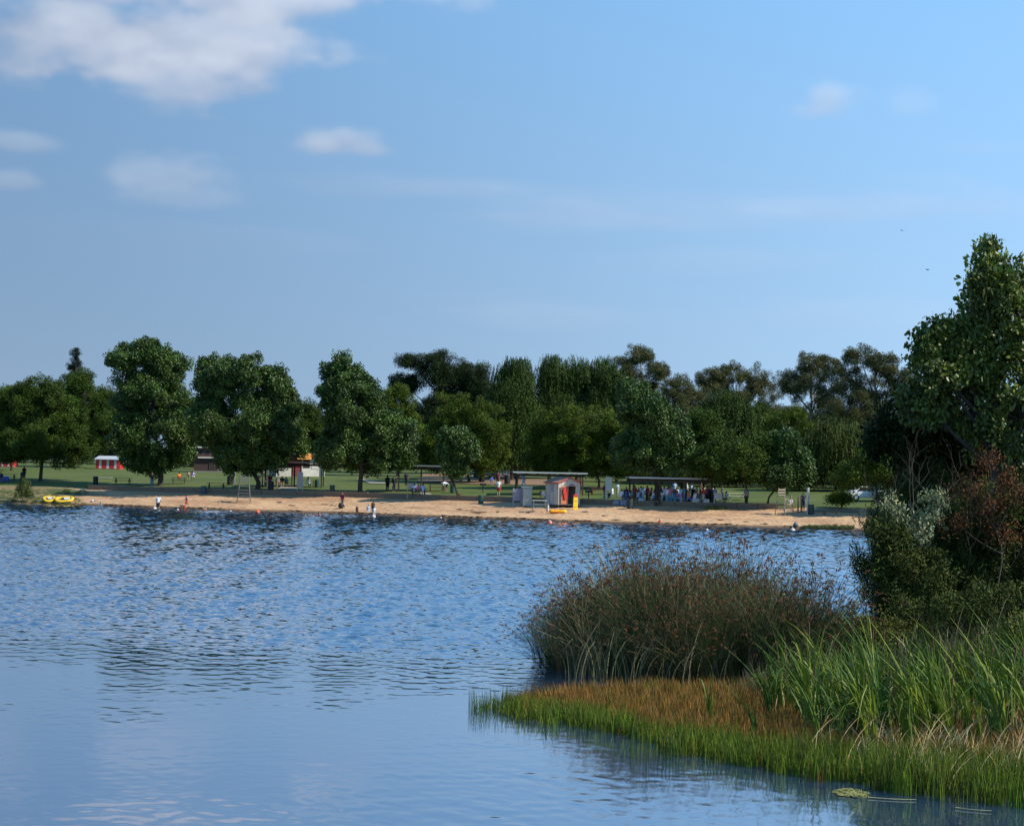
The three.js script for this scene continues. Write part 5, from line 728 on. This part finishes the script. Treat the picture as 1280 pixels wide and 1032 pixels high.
function figure(pose) {
  const J = POSES[pose], left = (k) => (J.L && J.L[k]) || [-J[k][0], J[k][1], J[k][2]], side = [(k) => J[k], left], lerp = (a, b, t) => a.map((v, i) => mix(v, b[i], t)), up = new THREE.Vector3(...J.head).sub(new THREE.Vector3(...J.neck)).normalize();
  const limbs = [], shirt = [], shorts = [], trousers = [], sleeves = [];
  const torso = (e) => [[J.pel, J.chest, 0.135 + e, 0.145 + e], [lerp(J.pel, J.chest, 0.5), J.chest, 0.125 + e, 0.15 + e], [J.chest, J.neck, 0.14 + e, 0.065 + e], [side[0]('sh'), left('sh'), 0.062 + e, 0.062 + e]];
  for (const s of side) {
    limbs.push([s('sh'), s('el'), 0.052, 0.04], [s('el'), s('wr'), 0.042, 0.028], [s('hip'), s('kn'), 0.088, 0.056], [s('kn'), s('an'), 0.06, 0.036], [s('an'), s('toe'), 0.042, 0.03]);
    sleeves.push([s('sh'), lerp(s('sh'), s('el'), 0.62), 0.07, 0.062]);
    shorts.push([s('hip'), lerp(s('hip'), s('kn'), 0.8), 0.112, 0.092]); trousers.push([s('hip'), s('kn'), 0.11, 0.08], [s('kn'), lerp(s('kn'), s('an'), 0.92), 0.08, 0.062]);
  }
  const waist = [[J.pel, lerp(J.pel, J.chest, 0.22), 0.155, 0.142]];
  const body = meshField([...torso(0), ...limbs, [J.neck, lerp(J.neck, J.head, 0.6), 0.055, 0.055]], 0.024);
  // head with a jaw, nose, ears; eyes and mouth in its colouring
  const q = new THREE.Quaternion().setFromUnitVectors(UP3, up), eyes = [[0.034, 0.005, 0.09], [-0.034, 0.005, 0.09]];
  const headG = meshField([[[0, 0.03, -0.012], [0, 0.02, 0.012], 0.098, 0.09], [[0, -0.02, 0.02], [0, -0.085, 0.042], 0.074, 0.042], [[0, 0.0, 0.1], [0, -0.032, 0.118], 0.008, 0.014], [[0.088, 0.005, -0.005], [0.092, -0.03, -0.005], 0.016, 0.012], [[-0.088, 0.005, -0.005], [-0.092, -0.03, -0.005], 0.016, 0.012], [[0, -0.06, -0.02], [0, -0.15, -0.03], 0.052, 0.054]], 0.0125, 0.02, (w) => (eyes.some((e) => Math.hypot(w[0] - e[0], w[1] - e[1], (w[2] - e[2]) * 0.4) < 0.016) ? [0.12, 0.1, 0.1] : w[2] > 0.06 && Math.abs(w[1] + 0.062) < 0.012 && Math.abs(w[0]) < 0.028 ? [0.85, 0.5, 0.5] : [1, 1, 1]));
  headG.applyQuaternion(q).translate(...J.head);
  const parts = [body, headG]; for (const [i, s] of side.entries()) { const d = new THREE.Vector3(...s('wr')).sub(new THREE.Vector3(...s('el'))).normalize(), h = handGeo.clone(); if (i) { h.scale(-1, 1, 1); h.setIndex(Array.from(h.index.array).reverse()); h.computeVertexNormals(); } h.applyQuaternion(new THREE.Quaternion().setFromUnitVectors(new THREE.Vector3(0, -1, 0), d)); h.translate(...s('wr').map((v, j) => v + d.getComponent(j) * 0.015)); parts.push(h); }
  const one = mergeGeometries(parts.map((g) => { const h = g.clone(); if (!h.attributes.color) h.setAttribute('color', new THREE.Float32BufferAttribute(new Float32Array(h.attributes.position.count * 3).fill(1), 3)); return h; }));
  const hair = meshField([[[0, 0.05, -0.03], [0, 0.045, 0.005], 0.1, 0.092], [[0, 0.02, -0.06], [0, -0.04, -0.055], 0.075, 0.06]], 0.015, 0.02).applyQuaternion(q).translate(...J.head);
  const cap = merge([new THREE.SphereGeometry(0.112, 14, 8, 0, 6.283, 0, 1.5).translate(0, 0.035, -0.005), new THREE.CylinderGeometry(0.085, 0.1, 0.015, 14).scale(1, 1, 1.1).translate(0, 0.05, 0.1)]).applyQuaternion(q).translate(...J.head);
  return { body: one, shirt: meshField([...torso(0.022), ...sleeves], 0.024), tank: meshField(torso(0.016), 0.024), shorts: meshField([...waist, ...shorts], 0.024), trousers: meshField([...waist, ...trousers], 0.024), hair, cap };
}
const FIG = {}; for (const k of Object.keys(POSES)) FIG[k] = figure(k);
const skins = [[0.5, 0.29, 0.2], [0.36, 0.2, 0.13], [0.2, 0.1, 0.06], [0.44, 0.25, 0.17]].map((c) => mat(...c, 0.6, { vertexColors: true })), hairs = [[0.02, 0.014, 0.01], [0.06, 0.035, 0.02], [0.015, 0.012, 0.012], [0.3, 0.2, 0.1]].map((c) => mat(...c, 0.7)), cloth = {};
const CLOTH = { white: [0.75, 0.75, 0.76], 'pale blue': [0.36, 0.5, 0.68], blue: [0.06, 0.14, 0.45], navy: [0.015, 0.02, 0.06], black: [0.015, 0.015, 0.018], red: [0.55, 0.03, 0.03], maroon: [0.14, 0.012, 0.03], pink: [0.6, 0.16, 0.26], grey: [0.25, 0.26, 0.28], orange: [0.75, 0.24, 0.05], green: [0.05, 0.18, 0.08], teal: [0.08, 0.3, 0.33], tan: [0.4, 0.3, 0.2], lilac: [0.4, 0.36, 0.6], brown: [0.09, 0.045, 0.03] };
const dye = (n) => (cloth[n] = cloth[n] || mat(...CLOTH[n], 0.9));
function person(p, h, pose, top, bottom, turn, label, o = {}) {
  const g = thing('person', label, 'person', p, turn, o.group), f = FIG[pose], k = Math.floor(rnd() * 4);
  part('body', f.body, skins[o.skin ?? k], g); if (top) part('shirt', f[o.tank ? 'tank' : 'shirt'], dye(top), g); part(o.long ? 'trousers' : 'shorts', f[o.long ? 'trousers' : 'shorts'], dye(bottom), g); if (o.cap) part('cap', f.cap, dye(o.cap), g); part('hair', f.hair, hairs[o.hair ?? Math.floor(rnd() * 3)], g);
  g.scale.setScalar(h / 1.72); return g;
}
const sunk = (x, y, deep) => { const p = onLevel(x, y); p.y = -deep; return p; };
// at the water
person(sunk(197, 636, 0.25), 1.75, 'wade', 'white', 'navy', 3.0, 'person in white shirt and dark shorts wading by a white ball');
person(sunk(114, 632, 0.1), 1.15, 'bend', 'white', 'pink', 1.2, 'child in white bending over the water near the rafts');
person(sunk(136, 632.5, 0.1), 1.2, 'crouch', 'white', 'tan', -1.0, 'child in white crouching next to the swimmers by the rafts');
person(sunk(126, 633, 0.35), 1.1, 'sit', 'teal', 'teal', -1.2, 'child in teal sitting in the shallow water between two children in white');
person(at(233, 634), 1.35, 'walk', 'pink', 'red', -1.3, 'child in pink shirt and red shorts stepping out of the water');
person(sunk(229.5, 637.5, 0.2), 1.2, 'bend', null, 'red', -1.2, 'bare backed child in red shorts bending at the waterline');
person(sunk(255.5, 638.5, 0.15), 1.1, 'crouch', null, 'brown', 0.5, 'child crouching alone in the shallow water');
person(sunk(381, 644.5, 1.2), 1.45, 'stand', null, 'navy', 0, 'swimmer with only the head above water, left of the pair');
person(sunk(391, 645, 1.18), 1.45, 'stand', null, 'black', 1, 'dark haired swimmer up to the shoulders beside another swimmer');
person(sunk(398.5, 644.5, 1.1), 1.45, 'stand', 'red', 'red', 2, 'swimmer in a red top up to the chest');
person(at(428, 635), 1.7, 'walk', 'maroon', 'black', -0.8, 'person in maroon walking on the sand with a black bag', { long: true });
person(at(446, 643.5), 0.95, 'stand', 'brown', 'brown', 0, 'small child in brown standing on the sand by the water');
person(sunk(460, 644, 0.05), 1.15, 'stand', 'pale blue', 'white', 0.3, 'girl in pale blue at the waterline beside a white float', { hair: 2 });
person(at(466, 642), 1.3, 'stand', 'brown', 'navy', 0, 'boy in brown standing behind the child in white');
person(sunk(467.5, 645.5, 0.05), 1.05, 'stand', 'white', 'white', 0, 'child in white standing at the waterline by the float');
person(at(824, 656), 0.85, 'crouch', 'red', 'brown', 0.4, 'small child in red crouching alone on the sand');
solo('black_bag', [new THREE.SphereGeometry(0.3, 14, 10).scale(1, 1.15, 0.8).translate(0, 0.3, 0), new THREE.TorusGeometry(0.14, 0.02, 5, 12).translate(0, 0.68, 0)], black, 'round black bag on the sand at the feet of the person in maroon', 'bag', at(426, 635.5));
// round the shed and on the lawn
person(at(681, 632), 1.78, 'step', 'white', 'grey', -1.3, 'lifeguard in white shirt and grey trousers leaning over the low stand', { long: true, cap: 'red' });
person(at(623, 619.5), 1.75, 'stand', 'white', 'red', 3.0, 'person in white shirt and red shorts standing on the lawn');
person(at(654, 609), 1.65, 'walk', 'lilac', 'white', 1.4, 'person in lilac shirt and white trousers walking by the parking', { long: true });
person(at(622, 606), 1.6, 'stand', 'maroon', 'black', 0, 'person in maroon standing between the two black bins');
person(at(614, 606.5), 1.5, 'sit', 'blue', 'lilac', 0.3, 'person in blue sitting left of the one in maroon');
person(at(788, 628.5), 1.0, 'stand', 'white', 'pink', 0, 'child in white shirt behind the dark barrel at the wall');
person(at(189.5, 609), 1.75, 'stand', 'black', 'grey', 0.4, 'person in black with pale trousers beside the silvery poplar', { long: true });
person(at(29.5, 599.5), 1.7, 'stand', 'black', 'black', 0, 'person in black standing by the barrel near the cooler', { long: true });
person(at(0.5, 602), 1.6, 'sit', 'navy', 'blue', 0.4, 'person in navy sitting beside the blue cooler');
person(at(292.5, 606), 1.75, 'stand', 'grey', 'grey', -1.2, 'person in grey standing by the black barrel', { long: true });
person(at(223, 602), 1.6, 'sit', 'orange', 'orange', 0.8, 'person in orange at the picnic table behind the silvery poplar');
person(at(241, 600), 1.6, 'sit', 'lilac', 'white', 0, 'person in lilac seated right of the one in orange');
person(at(235, 600), 1.6, 'sit', 'tan', 'navy', 0.2, 'person in tan seated between orange and lilac shirts');
person(at(337, 611.5), 1.75, 'stand', 'maroon', 'black', 0.3, 'person in maroon and black standing at the wide poplar', { long: true });
person(at(331.5, 609), 1.6, 'sit', 'navy', 'navy', 1.0, 'person in navy seated behind the wide poplar trunk');
person(at(352, 608.5), 1.7, 'sit', 'black', 'tan', 0.2, 'person with black top seated under the kiosk shelter');
person(at(347, 609), 1.65, 'sit', 'grey', 'brown', -0.3, 'person in grey seated left of the one in black');
person(at(357, 608.5), 1.6, 'sit', 'teal', 'black', 0.4, 'person in teal seated under the kiosk shelter');
person(at(384, 609), 1.7, 'sit', 'white', 'pale blue', 2.6, 'person in a bright white shirt seated at the shelter table', { hair: 2 });
person(at(517.5, 620), 1.7, 'sit', 'white', 'navy', 3.0, 'person in white shirt and white hat seated with back to the lake', { cap: 'white' });
person(at(522.5, 619.5), 1.6, 'sit', 'pink', 'navy', 0.2, 'person in pink between the white and the pale blue shirts');
person(at(528.5, 620.5), 1.75, 'sit', 'pale blue', 'brown', 3.1, 'person in pale blue shirt seated with back to the lake');
person(at(484, 613.5), 1.8, 'stand', 'black', 'black', 2.8, 'person all in black standing left of the small shelter', { long: true });
person(at(492, 614.5), 1.7, 'stand', 'black', 'navy', 0.3, 'person in black and navy standing by the small shelter post', { long: true });
person(at(507.5, 607.5), 1.65, 'stand', 'navy', 'black', 0, 'person in navy standing behind the small shelter', { long: true });
person(at(557.5, 614.5), 1.65, 'bend', 'white', 'black', -1.4, 'person in white bending over things on the grass');
person(at(933, 632), 1.7, 'stand', 'grey', 'navy', 0, 'person in grey shirt and navy trousers at the stout trunk', { long: true });
person(at(988, 636), 1.5, 'sit', 'white', 'white', 0, 'person in white seated behind the wooden lifeguard chair');
person(at(1004, 637.5), 1.7, 'stand', 'navy', 'navy', 0, 'person in navy standing behind the white post sign', { long: true });
solo('rescue_can', [new THREE.CapsuleGeometry(0.11, 0.5, 5, 10).translate(0, 0.36, 0), new THREE.TorusGeometry(0.07, 0.015, 5, 10).translate(0, 0.78, 0)], white, 'white rescue can standing on the sand at the end of the stand', 'rescue can', at(685, 640));
// the picnic crowd
{
  const seen = {}, crowd = [[772, 622, 'stand', 'pale blue', 'grey'], [779, 626, 'sit', 'blue', 'navy'], [765, 623, 'sit', 'white', 'navy'], [793, 629, 'stand', 'maroon', 'brown'], [797, 630, 'sit', 'pale blue', 'pale blue'], [804, 630, 'stand', 'pale blue', 'pale blue'], [799, 624, 'sit', 'navy', 'navy'], [808, 623, 'bend', 'pale blue', 'navy'], [813, 625, 'sit', 'pink', 'black'], [826, 627, 'stand', 'navy', 'lilac'], [830, 629, 'stand', 'lilac', 'navy'], [833.5, 629, 'stand', 'white', 'teal'], [837.5, 629, 'stand', 'pink', 'teal'], [842, 629, 'sit', 'teal', 'blue'], [845, 630, 'sit', 'blue', 'blue'], [843, 622, 'stand', 'pale blue', 'navy'], [851, 629, 'stand', 'pale blue', 'lilac'], [855, 629.5, 'stand', 'teal', 'blue'], [858, 623, 'stand', 'white', 'navy'], [862, 629, 'stand', 'white', 'black'], [866, 628, 'stand', 'black', 'black'], [868, 630, 'sit', 'white', 'white'], [873, 629, 'sit', 'grey', 'black'], [879, 629.5, 'stand', 'red', 'white'], [884.5, 627.5, 'stand', 'pink', 'navy'], [887, 629, 'stand', 'black', 'black'], [893, 629, 'stand', 'lilac', 'brown'], [848, 623, 'sit', 'pale blue', 'navy'], [820, 622, 'sit', 'brown', 'black'], [876, 623, 'stand', 'brown', 'black'], [786, 626, 'sit', 'lilac', 'brown'], [776, 629.5, 'sit', 'white', 'grey'], [783, 629, 'stand', 'navy', 'blue'], [789.5, 630.5, 'sit', 'teal', 'brown'], [801, 627, 'stand', 'white', 'blue'], [809, 629, 'stand', 'maroon', 'black'], [816, 630.5, 'sit', 'white', 'blue'], [828, 630.5, 'sit', 'white', 'grey'], [835.5, 626, 'stand', 'pale blue', 'brown'], [840, 625, 'stand', 'white', 'grey'], [848, 630.5, 'sit', 'pink', 'teal'], [853, 626, 'stand', 'lilac', 'grey'], [860, 630.5, 'sit', 'orange', 'blue'], [864.5, 625, 'stand', 'pale blue', 'black'], [871, 626, 'stand', 'white', 'brown'], [876, 630.5, 'sit', 'green', 'grey'], [881.5, 625, 'stand', 'tan', 'navy'], [890, 626, 'stand', 'white', 'blue'], [756, 625, 'stand', 'maroon', 'grey'], [903, 626, 'stand', 'grey', 'black'], [909, 628, 'sit', 'white', 'tan'], [824, 624, 'stand', 'red', 'navy']];
  for (const [x, y, pose, a, b] of crowd) { const p = at(x, y); person(p, rr(1.5, 1.75), pose, a, b, rr(-3, 3), `${pose === 'sit' ? 'seated' : pose === 'bend' ? 'bending' : 'standing'} picnicker in ${a} top and ${b} ${rnd() < -1 ? '' : 'bottoms'} by the crowded shelter`, { long: true, group: 'picnickers by the crowded shelter' }); }
}
{ // things brought to the picnic
  for (const [x, y, m, label] of [[801, 631.5, paleBlue, 'pale blue cooler on the grass left of the silver poplar'], [883, 631.5, white, 'white cooler at the feet of the picnicker in red'], [868.5, 632, white, 'small white cooler beside the picnic table'], [779, 631.5, mat(0.3, 0.3, 0.42, 0.7), 'grey blue bag heap on the grass by the pale green notice'], [770, 631, lilac, 'lilac blanket bundle beside the grey blue heap']]) { const g = thing('picnic_cooler', label, label.includes('cooler') ? 'cooler' : 'bundle', at(x, y), rr(-0.4, 0.4)); part('body', rb(0.62, 0.42, 0.4, 0, 0.22, 0, 0.06), m, g); part('lid', rb(0.64, 0.1, 0.42, 0, 0.46, 0, 0.04), m, g); }
}
// two birds far off in the sky
for (const [x, y, D, label] of [[1160, 337, 150, 'dark bird gliding beside the cottonwood top'], [1128, 288, 190, 'small bird flying high above the eucalyptus']]) {
  const g = thing('bird', label, 'bird', inPlane(x, y, D), 0.6), bm = mat(0.03, 0.03, 0.035, 0.8), wing = (s) => { const q = new THREE.Shape(); q.moveTo(0, -0.05); q.quadraticCurveTo(0.2, -0.09, 0.42, 0.0); q.quadraticCurveTo(0.2, 0.06, 0, 0.06); const w = new THREE.ExtrudeGeometry(q, { depth: 0.012, bevelEnabled: false }).rotateX(-Math.PI / 2).rotateZ(0.25); if (s < 0) w.applyMatrix4(new THREE.Matrix4().makeScale(-1, 1, 1)); return w; };
  part('body', [new THREE.SphereGeometry(0.07, 10, 8).scale(0.9, 0.8, 2.2), new THREE.SphereGeometry(0.045, 8, 6).translate(0, 0.02, 0.17), new THREE.ConeGeometry(0.05, 0.16, 5).scale(1, 1, 0.3).rotateX(Math.PI / 2).translate(0, 0, -0.2)], bm, g); for (const s of [-1, 1]) part('wing', wing(s), bm, g); g.scale.setScalar(0.65);
}

renderer.render(scene, camera);
